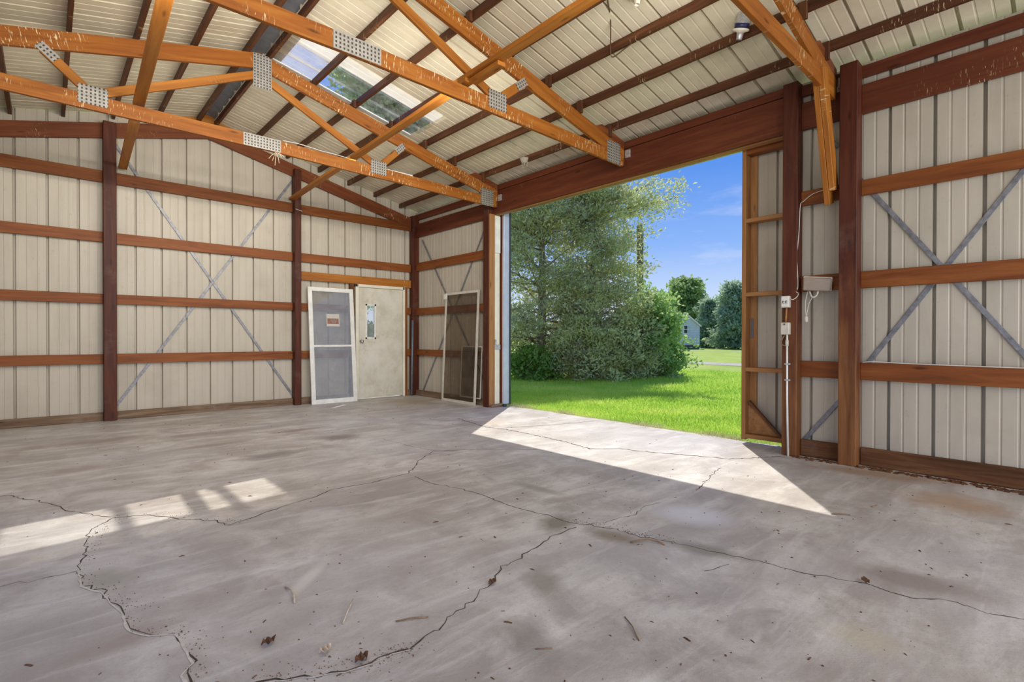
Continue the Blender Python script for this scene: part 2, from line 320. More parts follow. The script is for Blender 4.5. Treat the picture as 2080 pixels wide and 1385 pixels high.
def lathe(name, prof, mat, parent=None, n=20, M=None):
    V = []; F = []
    for r, z in prof:
        for k in range(n): a = 2*math.pi*k/n; V.append((r*math.cos(a), r*math.sin(a), z))
    for i in range(len(prof)-1):
        for k in range(n): F.append((i*n+k, i*n+(k+1) % n, (i+1)*n+(k+1) % n, (i+1)*n+k))
    F.append(tuple(range(n))[::-1]); F.append(tuple((len(prof)-1)*n+k for k in range(n)))
    return mesh(name, V, F, mat, parent, True, M)
def spline(pts, k=6):
    P = [Vector(p) for p in pts]; out = []
    for i in range(len(P)-1):
        a, b, c, d = P[max(i-1, 0)], P[i], P[i+1], P[min(i+2, len(P)-1)]
        for j in range(k):
            s = j/k; out.append(0.5*((2*b)+(c-a)*s+(2*a-5*b+4*c-d)*s*s+(3*b-a-3*c+d)*s**3))
    out.append(P[-1]); return out

# ------------------------------------------------------------------ plan
S, G = 5.63, 9.28                 # inner faces of the girts: side wall with the big door, gable wall
RX, RZ, RM = 1.89, 4.56, 0.2225   # ridge, top of the trusses, pitch
YN, XL = -3.6, -2.1               # near end, left wall
PIT = 0.32
def ztop(x): return RZ - RM*abs(x-RX)
def zsheet(x): return ztop(x) + 0.09
PROF = [(0.0, 0.042), (0.009, 0.042), (0.016, 0), (0.098, 0), (0.104, 0.0035), (0.112, 0.0035), (0.118, 0), (0.204, 0), (0.210, 0.0035), (0.218, 0.0035), (0.224, 0), (PIT-0.016, 0), (PIT-0.009, 0.042)]
def ribprof(u0, n):
    return [(u0+k*PIT+u, d) for k in range(n) for u, d in PROF] + [(u0+n*PIT, 0.042)]
def clipprof(pr, lo, hi):
    o = []
    for (a, d), (b, e2) in zip(pr, pr[1:]):
        if b <= lo or a >= hi: continue
        if not o: o.append((max(a, lo), d))
        o.append((min(b, hi), e2))
    return o

# ------------------------------------------------------------------ floor and ground
def floor():
    pr = [(XL, YN)]; n = 70
    edge = [(5.95+0.02*math.sin(i*0.9)+rnd.uniform(-0.015, 0.015), YN+(9.4-YN)*i/n) for i in range(n+1)]
    V = [(XL, YN, 0), (XL, 9.4, 0)] + [(x, y, 0) for x, y in edge[::-1]]
    m = len(V); V += [(x, y, -0.14) for x, y, z in V]
    F = [tuple(range(m))[::-1]] + [(i, (i+1) % m, m+(i+1) % m, m+i) for i in range(m)]
    o = mesh('floor', V, F, MT['concrete']); o['kind'] = 'structure'; return o
FLOOR = floor()
CR = {
'a': [(2.33, 3.93), (2.17, 3.92), (1.98, 3.88), (1.64, 3.91), (1.44, 3.81), (1.20, 3.74), (0.98, 3.64), (0.85, 3.59)],
'a2': [(0.85, 3.59), (0.80, 3.74), (0.67, 3.88), (0.59, 4.00), (0.47, 4.19), (0.31, 4.23), (0.23, 4.11), (0.17, 3.97), (0.16, 3.75), (0.14, 3.54), (0.12, 3.40)],
'k': [(0.12, 3.40), (0.12, 3.18), (0.19, 3.04), (0.21, 2.90), (0.24, 2.78), (0.24, 2.67), (0.25, 2.56), (0.30, 2.48), (0.38, 2.42), (0.39, 2.29), (0.39, 2.16), (0.35, 2.10), (0.36, 2.01)],
'b': [(-0.27, 5.39), (-0.20, 5.33), (-0.09, 5.11), (0.03, 4.87), (0.10, 4.63), (0.19, 4.46), (0.31, 4.27)],
'b2': [(-0.17, 3.44), (-0.07, 3.41), (0.02, 3.39), (0.11, 3.40)],
'c': [(2.33, 3.93), (2.44, 4.05), (2.65, 4.28), (2.99, 4.54), (3.23, 4.39), (3.42, 4.28), (3.90, 3.82)],
'c2': [(2.99, 4.54), (2.92, 5.01), (2.90, 5.49)],
'd': [(2.31, 3.83), (2.31, 3.54), (2.40, 3.27), (2.42, 2.94), (2.41, 2.69), (2.44, 2.52), (2.48, 2.35), (2.47, 2.20), (2.54, 2.09), (2.60, 1.94), (2.61, 1.80), (2.67, 1.60), (2.72, 1.43), (2.76, 1.28), (2.80, 1.13), (2.83, 0.94), (2.88, 0.81), (2.93, 0.71), (2.91, 0.64), (2.92, 0.53), (3.00, 0.44), (3.01, 0.33), (3.02, 0.23), (3.06, 0.16)],
'e': [(2.44, 2.12), (2.34, 2.12), (2.20, 2.12), (2.00, 2.06), (1.89, 2.03), (1.74, 2.01), (1.68, 1.97), (1.58, 1.91), (1.46, 1.86), (1.32, 1.81), (1.25, 1.79), (1.17, 1.74), (1.11, 1.74), (1.02, 1.71)],
'e2': [(1.02, 1.71), (0.95, 1.73), (0.87, 1.73), (0.78, 1.75), (0.69, 1.80), (0.58, 1.86), (0.50, 1.90)],
'f': [(4.45, 6.13), (4.29, 5.29), (4.39, 4.99), (4.39, 4.63), (4.37, 3.96), (4.28, 3.52), (4.53, 3.33), (4.60, 3.04), (4.80, 2.67), (4.95, 2.33), (5.27, 2.13), (5.44, 2.04)],
'g': [(4.39, 5.10), (4.80, 4.95), (5.25, 4.79), (5.76, 4.67)],
'h': [(2.65, 2.06), (2.91, 2.02), (3.08, 2.07), (3.27, 2.04)],
'i': [(4.54, 2.23), (4.11, 2.11), (3.73, 2.02)],
'j': [(2.64, 1.25), (2.47, 1.29)]}
CW = {'a': 5, 'a2': 5, 'k': 5, 'b': 5, 'b2': 3, 'c': 6, 'c2': 3, 'd': 4.5, 'e': 5, 'e2': 7, 'f': 12, 'g': 7, 'h': 3, 'i': 6, 'j': 3}
def ribbon(name, pts, w, mat, z=0.0012, side=0.0, jit=0.018, amp=1.0):
    P = []
    for (a, b) in zip(pts, pts[1:]):
        d = math.dist(a, b); n = max(2, int(d/0.035))
        for i in range(n):
            t = i/n; P.append((a[0]+(b[0]-a[0])*t + rnd.gauss(0, jit*0.45)*amp, a[1]+(b[1]-a[1])*t + rnd.gauss(0, jit*0.45)*amp))
    P.append(pts[-1]); V = []; F = []
    for i, p in enumerate(P):
        q = P[min(i+1, len(P)-1)]; o = P[max(i-1, 0)]; dx, dy = q[0]-o[0], q[1]-o[1]; l = math.hypot(dx, dy) or 1; nx, ny = -dy/l, dx/l
        ww = w*(0.35+1.0*rnd.random()); 
        V += [(p[0]+nx*(side+ww/2), p[1]+ny*(side+ww/2), z), (p[0]+nx*(side-ww/2), p[1]+ny*(side-ww/2), z)]
    for i in range(len(P)-1): F.append((2*i, 2*i+1, 2*i+3, 2*i+2))
    return mesh(name, V, F, mat, FLOOR)
for k, pts in CR.items(): ribbon('crack', pts, CW[k]*1.25/1000, MT['dirt'])
rnd.seed(3); ribbon('chipped_slab_edge', CR['k'], 0.010, MT['chip'], 0.0016, -0.007, 0.006)
ribbon('chipped_slab_edge', CR['e2'], 0.008, MT['chip'], 0.0016, 0.007, 0.006)

# ground outside ----------------------------------------------------
def grassmat(name, a, b_, c_, ground=False):
    m, t, b, o = newmat(name); v = coords(t, (1, 1, 1), rand=False); n = noise(t, v, 0.55, 5, 0.6); n2 = noise(t, v, 9.0, 4, 0.7)
    c = ramp(t, n, [(0.3, a), (0.5, b_), (0.72, c_)])
    c = mixc(t, ramp(t, n2, [(0.4, G3(0.0)), (0.7, G3(0.55))]), c, tuple(x*0.6 for x in a))
    L(t, c, b.inputs['Base Color']); b.inputs['Roughness'].default_value = 0.8; b.inputs['Specular IOR Level'].default_value = 0.15
    if ground: bump(t, b, n2, 0.6, 0.05)
    return m
MT['lawn'] = grassmat('lawn', (0.30, 0.40, 0.06), (0.40, 0.53, 0.08), (0.52, 0.58, 0.14), True)
MT['grass'] = None
def gz(x, y): return -0.06 - 0.035*min(1, max(0, (x-6.0)/4))
gx = [5.93, 6.3, 7, 8.5, 10, 14, 20, 30, 50, 90, 160, 320]; gyv = [-120, -60, -30, -15, -5, 0, 3, 6, 9, 12, 18, 30, 60, 120, 260]
V = [(x, y, gz(x, y)) for x in gx for y in gyv]; ny = len(gyv)
F = [(i*ny+j, (i+1)*ny+j, (i+1)*ny+j+1, i*ny+j+1) for i in range(len(gx)-1) for j in range(ny-1)]
nv = len(V); V += [(x, y, -0.095) for x in (-120, 5.93) for y in (9.41, 260)]; F.append((nv, nv+2, nv+3, nv+1))
nv = len(V); V += [(x, y, -0.095) for x in (-120, -2.11) for y in (-120, 9.41)]; F.append((nv, nv+2, nv+3, nv+1))
nv = len(V); V += [(x, y, -0.095) for x in (-2.11, 5.93) for y in (-120, -3.61)]; F.append((nv, nv+2, nv+3, nv+1))
GROUND = mesh('ground', V, F, MT['lawn']); GROUND['kind'] = 'structure'
MT['gravel'] = plain('gravel', (0.46, 0.42, 0.33), 0.95, 0, 0.35, 12, 0.6)
MT['bounce_yard'] = plain('pale_bounce_ground', (0.62, 0.58, 0.50), 0.95, 0, 0.15, 10, 0.4)
o = mesh('bounce_yard', [(-22, -25, -0.09), (20, -25, -0.09), (20, -3.62, -0.09), (-2.12, -3.62, -0.09), (-2.12, 9.3, -0.09), (-22, 9.3, -0.09)], [(0, 1, 2, 3), (0, 3, 4, 5)], MT['bounce_yard']); o['kind'] = 'structure'  # unseen pale ground added to bounce sunlight up into the roof
o = mesh('gravel_drive', [(22.6, -40, -0.085), (24.9, -40, -0.085), (26.4, 60, -0.085), (24.0, 60, -0.085)], [(0, 1, 2, 3)], MT['gravel']); o['kind'] = 'structure'
o = mesh('gravel_lane', [(46.5, -40, -0.085), (47.6, -40, -0.085), (49.0, 90, -0.085), (47.6, 90, -0.085)], [(0, 1, 2, 3)], MT['gravel']); o['kind'] = 'structure'

# ------------------------------------------------------------------ roof
CEIL = struct('ceiling')
Y0 = 5.85-0.96*10
SKY0, SKY1, SKYX = 5.85, 6.81, 4.0
def roofsheet(y0, xa, xb, name='roof_sheet', mat=None, parent=None, lo=None, hi=None, nseg=1):
    pr = ribprof(y0, 3)
    if lo is not None: pr = clipprof(pr, lo, hi)
    V = []; F = []
    for i in range(nseg+1):
        x = xa+(xb-xa)*i/nseg
        V += [(x, u, zsheet(x)+d) for u, d in pr]
    n = len(pr)
    for i in range(nseg):
        for k in range(n-1): F.append((i*n+k, i*n+k+1, (i+1)*n+k+1, (i+1)*n+k))
    return mesh(name, V, F, mat or MT['roof'], parent or CEIL)
for k in range(14):
    y = Y0+0.96*k
    if abs(y-SKY0) < 0.1: roofsheet(y, SKYX, 6.05)
    else: roofsheet(y, 1.985, 6.05)
    roofsheet(y, 1.795, -2.35)
PX = [2.03, 2.585, 3.135, 3.69, 4.25, 4.785, 5.345]
PL_ = [1.745, 1.215, 0.69, 0.15, -0.37, -0.9, -1.43, -1.95]
YG = 9.62
for x in PX:
    for (a, b) in ((YN, 1.61), (1.61, 4.11), (4.11, 6.60), (6.60, YG)):   # butted over the trusses
        beam('purlin', (x-0.02, a, ztop(x-0.02)+0.045), (x-0.02, b, ztop(x-0.02)+0.045), 0.04, 0.088, MT['purlin'], CEIL)
for x in PL_: beam('purlin', (x+0.02, YN, ztop(x)+0.045), (x+0.02, YG, ztop(x)+0.045), 0.04, 0.088, MT['purlin'], CEIL)
for a, b, z0_, z1_ in ((YN, 2.07, 3.60, 3.705), (2.07, 6.76, 3.655, 3.745), (6.76, 9.3, 3.575, 3.69)): box('eave_purlin', (5.632, a, z0_), (5.672, b, z1_), MT['header'], CEIL)
beam('eave_purlin', (-2.0, YN, 3.70), (-2.0, YG, 3.70), 0.04, 0.14, MT['header'], CEIL)
# ridge cap in short lengths
for k in range(24):
    y0 = YN+k*0.56; mesh('ridge_cap', [(1.60, y0, 4.615), (RX, y0, 4.70), (2.18, y0, 4.615), (1.60, y0+0.565, 4.615), (RX, y0+0.565, 4.70+0.003), (2.18, y0+0.565, 4.615)], [(0, 1, 4, 3), (1, 2, 5, 4)], MT['darkcap'], CEIL)
# purlin blocks on the truss tops
for y in (6.62, 4.07, 1.63):
    for x in PX[2:]: box('purlin_block', (x-0.08, y-0.05, RZ-0.25*abs(x-RX)+0.012), (x-0.042, y+0.02, ztop(x)+0.08), MT['purlin'], CEIL)
# skylight
WIN1 = struct('window_1', (3.0, 6.33, 4.4), 'ribbed clear skylight panel beside the ridge')
roofsheet(SKY0, 2.605, SKYX+0.06, 'clear_pane', MT['skyclear'], WIN1, 6.10, 6.71)
roofsheet(SKY0, 1.985, 2.605, 'hazed_pane', MT['skyhazed'], WIN1, 6.10, 6.71)
roofsheet(SKY0, 1.985, SKYX, 'lap_sheet', MT['white'], WIN1, 6.70, SKY1)
roofsheet(SKY0, 1.985, SKYX+0.06, 'milky_pane', MT['skymilk'], WIN1, SKY0-0.02, 6.10)
beam('edge_strip', (2.05, 6.705, zsheet(2.05)-0.012), (SKYX, 6.705, zsheet(SKYX)-0.012), 0.03, 0.012, MT['white'], WIN1)

# ------------------------------------------------------------------ gable wall
def raf(x): return 4.515-0.245*abs(x-1.9)      # top of gable rafter
WB = struct('wall_back', (1.8, G, 0))
def gablesheet(u0):
    pr = ribprof(u0, 3); V = []; F = []
    for u, d in pr: V.append((u, G+0.06+d, 0.10 if not (4.30 < u < 5.42) else 2.22)); V.append((u, G+0.06+d, zsheet(u)-0.005))
    for k in range(len(pr)-1): F.append((2*k, 2*k+2, 2*k+3, 2*k+1))
    mesh('steel_sheet', V, F, MT['sheet'], WB)
for k in range(-3, 6):
    u0 = 0.965+0.322*0+k*0.96
    gablesheet(u0)
box('door_side_sheet', (4.18, G+0.058, 0.10), (4.30, G+0.062, 2.3), MT['sheet'], WB, 0); box('door_side_sheet', (5.40, G+0.058, 0.10), (5.56, G+0.062, 2.3), MT['sheet'], WB, 0)
bays = [(XL, 0.585), (0.735, 3.19), (3.30, 5.56)]
for i, (a, b) in enumerate(bays):
    for zt, zb in ((3.520, 3.362), (2.668, 2.515), (1.784, 1.650), (0.942, 0.805)):
        if i == 2 and zt < 2:
            box('girt', (5.42, G, zb), (5.56, G+0.04, zt), MT['girt'], WB); box('girt', (3.30, G, zb), (4.20, G+0.04, zt), MT['girt'], WB)
        else: box('girt', (a, G+rnd.uniform(-0.006, 0.006), zb+rnd.uniform(-0.006, 0.006)), (b, G+0.04, zt+rnd.uniform(-0.006, 0.006)), MT['girt'], WB)
    if i < 2: box('grade_board', (a, G-0.01, 0.0), (b, G+0.045, 0.115), MT['weathered'], WB, 0.006)
box('grade_board', (3.30, G-0.01, 0.0), (4.2, G+0.045, 0.115), MT['weathered'], WB, 0.006)
box('grade_board', (5.46, G-0.01, 0.0), (5.56, G+0.045, 0.115), MT['weathered'], WB, 0.006)
box('ridge_closure', (1.55, G+0.05, 4.40), (2.25, G+0.075, 4.71), MT['brace'], WB)
box('door_header_board', (3.30, G-0.01, 2.195), (5.56, G+0.035, 2.345), MT['brace'], WB)
box('door_trimmer', (4.235, G-0.005, 0.0), (4.325, G+0.06, 2.19), MT['rotten'], WB); box('door_trimmer', (5.405, G-0.005, 0.0), (5.465, G+0.06, 2.19), MT['girt'], WB)
for s, xe in ((1, 5.62), (-1, -2.05)):
    beam('gable_rafter', (1.9+s*0.0, G+0.01, raf(1.9)-0.105), (xe, G+0.01, raf(xe)-0.105), 0.04, 0.205, MT['rafter'], WB)
def strap(a, b, wall, off): 
    beam('brace_strap', a, b, 0.006, 0.038, MT['strap'], wall, up=(0, 0, 1), bev=0.001)
strap((0.72, G+0.046, 3.96), (3.20, G+0.046, 0.17), WB, 0); strap((0.72, G+0.052, 0.17), (3.20, G+0.052, 3.92), WB, 0)

# ------------------------------------------------------------------ side wall with the big opening
WR = struct('wall_right', (S, 3.0, 0))
def sidesheet(u0, lo=None, hi=None, zb=0.10, zt=3.75, xo=0.06, parent=None, mat=None, name='steel_sheet'):
    pr = ribprof(u0, 3)
    if lo is not None: pr = clipprof(pr, lo, hi)
    V = []; F = []
    for u, d in pr: V.append((S+xo+d, u, zb)); V.append((S+xo+d, u, zt))
    for k in range(len(pr)-1): F.append((2*k, 2*k+1, 2*k+3, 2*k+2))
    return mesh(name, V, F, mat or MT['sheet'], parent or WR)
yr = 1.21+0.32
for k in range(6):
    sidesheet(yr-0.96*(k+1)+0.96*0)
sidesheet(yr, yr, 2.02)
yl = 6.80
for k in range(3): sidesheet(yl+0.96*k, 6.80, G+0.06)
# bays of girts: right of the door and in the corner
for a, b in ((YN, 1.415), (1.56, 1.93)):
    for zt, zb in ((2.648, 2.506), (1.80, 1.645), (0.952, 0.792)): box('girt', (S+rnd.uniform(-0.004, 0.004), a, zb), (S+0.04, b, zt), MT['girt'], WR)
    box('header_board', (S, a, 3.262), (S+0.04, b, 3.53), MT['header'], WR); box('grade_board', (S-0.01, a, 0.0), (S+0.045, b, 0.165), MT['rotten'], WR, 0.01)
for zt, zb in ((2.70, 2.54), (1.775, 1.635), (0.938, 0.815)): box('girt', (S, 6.90, zb), (S+0.04, 9.2, zt), MT['girt'], WR)
box('header_board', (S, 6.90, 3.225), (S+0.04, 9.2, 3.495), MT['header'], WR); box('grade_board', (S-0.01, 6.9, 0.0), (S+0.045, 9.2, 0.11), MT['weathered'], WR, 0.006)
box('door_header', (S, 2.07, 3.275), (S+0.045, 6.76, 3.645), MT['header'], WR); box('door_header', (S+0.05, 2.0, 3.265), (S+0.145, 6.9, 3.64), MT['framing'], WR)
for k in range(6): sidesheet(2.02+0.96*k, 2.02, 6.80, 3.33, 3.80, 0.155)
# door track and its cover outside
box('track_cover', (5.92, -1.5, 3.335), (6.0, 9.3, 3.46), MT['galv'], WR); box('track_bracket', (5.78, -1.5, 3.42), (5.925, 9.3, 3.46), MT['galv'], WR)
strap((S+0.046, 1.45, 2.69), (S+0.046, -0.20, 0.28), WR, 0); strap((S+0.052, 1.45, 0.82), (S+0.052, -0.20, 3.31), WR, 0)
strap((S+0.046, 1.95, 0.09), (S+0.046, 1.55, 0.64), WR, 0); strap((S+0.046, 1.86, 3.36), (S+0.046, 1.62, 3.02), WR, 0)
strap((S+0.046, 9.05, 3.16), (S+0.046, 6.9, 0.23), WR, 0); strap((S+0.052, 9.05, 0.06), (S+0.052, 7.0, 3.13), WR, 0)
# plain left wall
WL = struct('wall_left', (XL, 3, 0)); pm = None
for k in range(9, 14):
    y0 = YN+0.96*k*0.9656
    pr = ribprof(0, 3); V = []; F = []
    if pm is None:
        for u, d in pr: V += [(-d, u, 0.0), (-d, u, 3.72)]
        for i in range(len(pr)-1): F.append((2*i, 2*i+2, 2*i+3, 2*i+1))
        o = mesh('steel_sheet', V, F, MT['sheet'], WL, M=Matrix.Translation((XL, y0, 0))); pm = o.data
    else: link(bpy.data.objects.new('steel_sheet', pm), WL, Matrix.Translation((XL, y0, 0)))
for zt, zb in ((3.52, 3.36), (2.66, 2.51), (1.78, 1.64), (0.94, 0.8)): box('girt', (XL+0.005, 4.8, zb), (XL+0.045, G, zt), MT['girt'], WL)

# ------------------------------------------------------------------ posts
def post(lo, hi, label, mat='post'):
    o = box('wall_post', lo, hi, MT[mat], None, 0.006); return tag(o, label, 'post', 'square timber wall posts')
post((0.585, 9.17, 0), (0.735, 9.32, 4.20), 'dark red-brown timber post nearest the left edge, on the gable wall')
post((3.19, 9.17, 0), (3.30, 9.32, 4.10), 'timber post of the gable wall beside the leaning glass storm door')
post((5.545, 9.20, 0), (5.70, 9.34, 3.66), 'timber post in the far corner, right of the walk-through door')
post((5.53, 6.76, 0), (5.66, 6.90, 3.48), 'timber post at the far jamb of the big opening, behind the leaning screen')
post((5.53, 1.93, 0), (5.67, 2.07, 3.73), 'timber post carrying the white outlet boxes and conduit at the opening', 'postgraded')
post((5.50, 1.415, 0), (5.655, 1.56, 3.72), 'tall timber post right of the flood lamp, under the nearest truss', 'postgraded')

# ------------------------------------------------------------------ trusses
def plate(parent, cx, cz, w, h, y, ang=0.0):
    c, s = math.cos(ang), math.sin(ang)
    M = Matrix(((c, 0, -s, cx), (0, 1, 0, y), (s, 0, c, cz), (0, 0, 0, 1)))
    bmobj('gusset_plate', boxdata(w, 0.004, h, 0), MT['plate'], parent, M=M)
def ztc(x): return RZ - 0.25*abs(x-RX)      # top edge of the top chords, a little steeper than the purlins above
def truss(Y, label, zc0, zc1):
    t = thing('roof_truss', label, 'truss', (RX, Y, 3.43), 'timber roof trusses')
    m = MT['truss']; xl, xr = -1.88, 5.60
    def zc(x): return zc0+(zc1-zc0)*max(0, (x-RX)/(xr-RX))
    beam('bottom_chord', (xl, Y, zc0), (RX, Y, zc0), 0.04, 0.15, m, t); beam('bottom_chord', (RX+0.002, Y, zc0), (xr-0.03, Y, zc1), 0.04, 0.15, m, t)
    for s, xe in ((1, xr), (-1, xl)):
        d = Vector((xe-RX, 0, ztc(xe)-RZ)).normalized(); h = 0.175
        ys = (Y-0.019, Y+0.019); V = []
        for y in ys: V += [(RX, y, RZ), (xe, y, ztc(xe)), (xe, y, ztc(xe)-h*1.02), (RX, y, RZ-h*1.02)]
        M = Matrix(((d.x, 0, -d.z*1, RX), (0, 1, 0, Y), (d.z, 0, d.x, RZ), (0, 0, 0, 1)))
        Mi = M.inverted(); V = [Mi @ Vector(v) for v in V]
        F = [(0, 1, 2, 3), (7, 6, 5, 4), (0, 4, 5, 1), (1, 5, 6, 2), (2, 6, 7, 3), (3, 7, 4, 0)]
        if s < 0: F = [f[::-1] for f in F]
        mesh('top_chord', V, F, m, t, M=M)
        bx = RX+s*1.545; tx = RX+s*1.91; zb = zc(bx)+0.07
        beam('web', (RX+s*0.05, Y, RZ-0.27), (bx-s*0.02, Y, zb+0.02), 0.036, 0.088, MT['brace'], t)
        beam('web', (bx+s*0.02, Y, zb+0.02), (tx, Y, ztc(tx)-0.18), 0.036, 0.088, MT['brace'], t)
        ang = math.atan2(ztc(tx)-0.18-zb-0.02, s*1.91-s*1.565)
        plate(t, tx-s*0.03, ztc(tx)-0.18-0.02, 0.17, 0.085, Y-0.022, ang)
        plate(t, bx, zb-0.005, 0.235, 0.185, Y-0.022)
        hx = xe-s*0.225; zh = zc(hx) if s > 0 else zc0
        if Y > 2: plate(t, hx, zh+0.05, 0.26, 0.265, Y-0.022)
        # solid wedge over the heel and steel hanger
        pts = [(xe-s*0.62, ztc(xe-s*0.62)-0.02), (xe-s*0.46, ztop(xe-s*0.46)), (xe, ztop(xe)), (xe, zh-0.075), (xe-s*0.10, zh-0.075)]
        V = [(x, y, z) for y in (Y-0.0185, Y+0.0185) for x, z in pts]
        F = [(0, 1, 2, 3, 4), (9, 8, 7, 6, 5)] + [(k, k+5, (k+1) % 5+5, (k+1) % 5) for k in range(5)]
        mesh('heel_wedge', V, F if s < 0 else [f[::-1] for f in F], MT['rafter'], t)
        if s > 0: box('steel_hanger', (xe+0.005, Y-0.10, zh+0.03), (xe+0.028, Y-0.025, zh+0.13), MT['galv'], t, 0.002)
    plate(t, RX+0.03, 4.345, 0.205, 0.40, Y-0.022); plate(t, RX+0.03, zc0, 0.42, 0.148, Y-0.022)
    return t
T1 = truss(6.62, 'timber roof truss farthest from the camera, closest to the gable wall', 3.505, 3.425)
T2 = truss(4.07, 'timber roof truss in the middle, its heel over the big opening', 3.575, 3.485)
T3 = truss(1.63, 'nearest timber roof truss, only its right heel showing at upper right', 3.60, 3.52)
# knee boards from the nearest truss down to its post
beam('knee_board', (5.20, 1.66, 3.62), (5.565, 1.66, 2.46), 0.045, 0.13, MT['brace'], T3, up=(1, 0, 0))
beam('knee_board', (5.20, 1.612, 3.62), (5.535, 1.612, 2.58), 0.045, 0.13, MT['brace'], T3, up=(1, 0, 0))

# long lateral boards lying on the bottom chords
o = beam('lateral_board', (0.81, 9.24, 3.60), (0.60, 3.2, 3.66), 0.10, 0.042, MT['brace'], None); tag(o, 'long orange-brown board lying across the trusses at left, ending at the gable post', 'board', 'boards across the trusses')
LB = thing('lateral_board', 'long orange-brown board across the trusses right of the skylight, spliced near the camera', 'board', (3.1, 6, 3.59), 'boards across the trusses')
beam('board', (3.16, 9.24, 3.575), (3.035, 4.0, 3.66), 0.095, 0.042, MT['brace'], LB); beam('board', (3.05, 4.35, 3.70), (2.97, 0.2, 3.70), 0.095, 0.042, MT['brace'], LB)
beam('splice_board', (3.075, 4.00, 3.655), (3.06, 3.55, 3.655), 0.09, 0.04, MT['brace'], LB)

# ------------------------------------------------------------------ walk-through door
D1 = struct('door_1', (4.86, G, 0), 'stained cream steel door with narrow window and round knob')
fx0, fx1, fz = 4.345, 5.405, 2.195
box('frame', (fx0, G-0.02, 0), (fx0+0.06, G+0.08, fz), MT['cream'], D1); box('frame', (fx1-0.05, G-0.02, 0), (fx1, G+0.08, fz), MT['cream'], D1); box('frame', (fx0, G-0.02, fz-0.055), (fx1, G+0.08, fz), MT['cream'], D1)
def slab():
    x0, x1, z0, z1 = fx0+0.066, fx1-0.056, 0.012, fz-0.062; wx0, wx1, wz0, wz1 = 4.575, 4.745, 1.175, 1.80; y0, y1 = G+0.0, G+0.045; V = []; F = []
    xs = [x0, wx0, wx1, x1]; zs = [z0, wz0, wz1, z1]
    for y in (y0, y1): V += [(x, y, z) for z in zs for x in xs]
    for j in range(3):
        for i in range(3):
            if i == 1 and j == 1: continue
            a = j*4+i; F += [(a, a+1, a+5, a+4), (16+a, 16+a+4, 16+a+5, 16+a+1)]
    for a, b in ((5, 6), (6, 10), (10, 9), (9, 5)): F.append((a, b, b+16, a+16))
    for a, b in ((0, 4), (4, 8), (8, 12), (12, 13), (13, 14), (14, 15), (15, 11), (11, 7), (7, 3), (3, 2), (2, 1), (1, 0)): F.append((a, b, b+16, a+16))
    o = mesh('slab', V, F, MT['door'], D1)
    box('pane', (wx0, G+0.02, wz0), (wx1, G+0.026, wz1), MT['windowglass'], o, 0)
    for lo, hi in (((wx0-0.025, G-0.008, wz0-0.025), (wx0+0.008, G+0.01, wz1+0.025)), ((wx1-0.008, G-0.008, wz0-0.025), (wx1+0.025, G+0.01, wz1+0.025)), ((wx0-0.025, G-0.008, wz1-0.008), (wx1+0.025, G+0.01, wz1+0.025)), ((wx0-0.025, G-0.008, wz0-0.025), (wx1+0.025, G+0.01, wz0+0.008))):
        box('window_bead', lo, hi, MT['white'], o, 0.002)
    Rk = Matrix.Translation((4.462, G, 1.105)) @ Matrix.Rotation(math.pi/2, 4, 'X')
    lathe('knob', [(0.036, 0.0), (0.036, 0.006), (0.014, 0.012), (0.013, 0.03), (0.026, 0.04), (0.031, 0.055), (0.026, 0.068), (0.008, 0.073)], MT['chrome'], o, 18, Rk)
    return o
slab()

# ------------------------------------------------------------------ sliding doors
D2 = struct('door_2', (5.85, 8.0, 0), 'sliding door pushed open to the far side, seen edge-on')
ye = 6.66
box('edge_channel', (5.80, ye, 0.045), (5.915, ye+0.05, 3.36), MT['steelblue'], D2, 0.004); box('edge_seal', (5.918, ye-0.006, 0.03), (5.955, ye+0.05, 3.36), MT['darkgreen'], D2)
box('stile', (5.795, ye+0.05, 0.06), (5.93, ye+0.11, 3.33), MT['header'], D2)
for z in (0.09, 0.86, 1.70, 2.52, 3.26): box('rail', (5.79, ye+0.11, z-0.025), (5.93, 9.3, z+0.025), MT['framing'], D2)
for k in range(3): sidesheet(ye+0.03+0.96*k, ye+0.03, 9.4, 0.05, 3.36, 0.305, D2)
box('roller_guide', (5.78, ye-0.03, 0.005), (5.84, ye+0.02, 0.045), MT['darkgreen'], D2)
D3 = struct('door_3', (5.88, 1.3, 0), 'sliding door of sheet steel on timber frame, pushed open to the right')
y1 = 2.60
box('stile', (5.80, y1-0.045, 0.045), (5.935, y1, 3.36), MT['framing'], D3); box('face_board', (5.915, y1-0.12, 0.045), (5.935, y1-0.045, 3.36), MT['framing'], D3)
for z in (0.085, 0.83, 1.665, 2.485): box('rail', (5.80, 0.1, z-0.022), (5.93, y1-0.045, z+0.022), MT['framing'], D3)
box('rail', (5.80, 0.1, 3.22), (5.93, y1-0.045, 3.33), MT['girt'], D3)
for k in range(3): sidesheet(y1-0.01-0.96*(k+1), 0.1, y1-0.01, 0.05, 3.36, 0.308, D3)
V = [(x, y, z) for x in (5.885, 5.90) for y, z in ((2.555, 0.11), (2.555, 0.47), (2.20, 0.11))]
mesh('corner_gusset', V, [(0, 1, 2), (5, 4, 3), (0, 3, 4, 1), (1, 4, 5, 2), (2, 5, 3, 0)], MT['framing'], D3)
beam('gusset_brace', (5.875, 2.545, 0.47), (5.875, 2.19, 0.10), 0.035, 0.03, MT['rotten'], D3)
box('pull_handle', (5.905, 2.515, 1.18), (5.915, 2.54, 1.40), MT['pipe'], D3, 0.002)

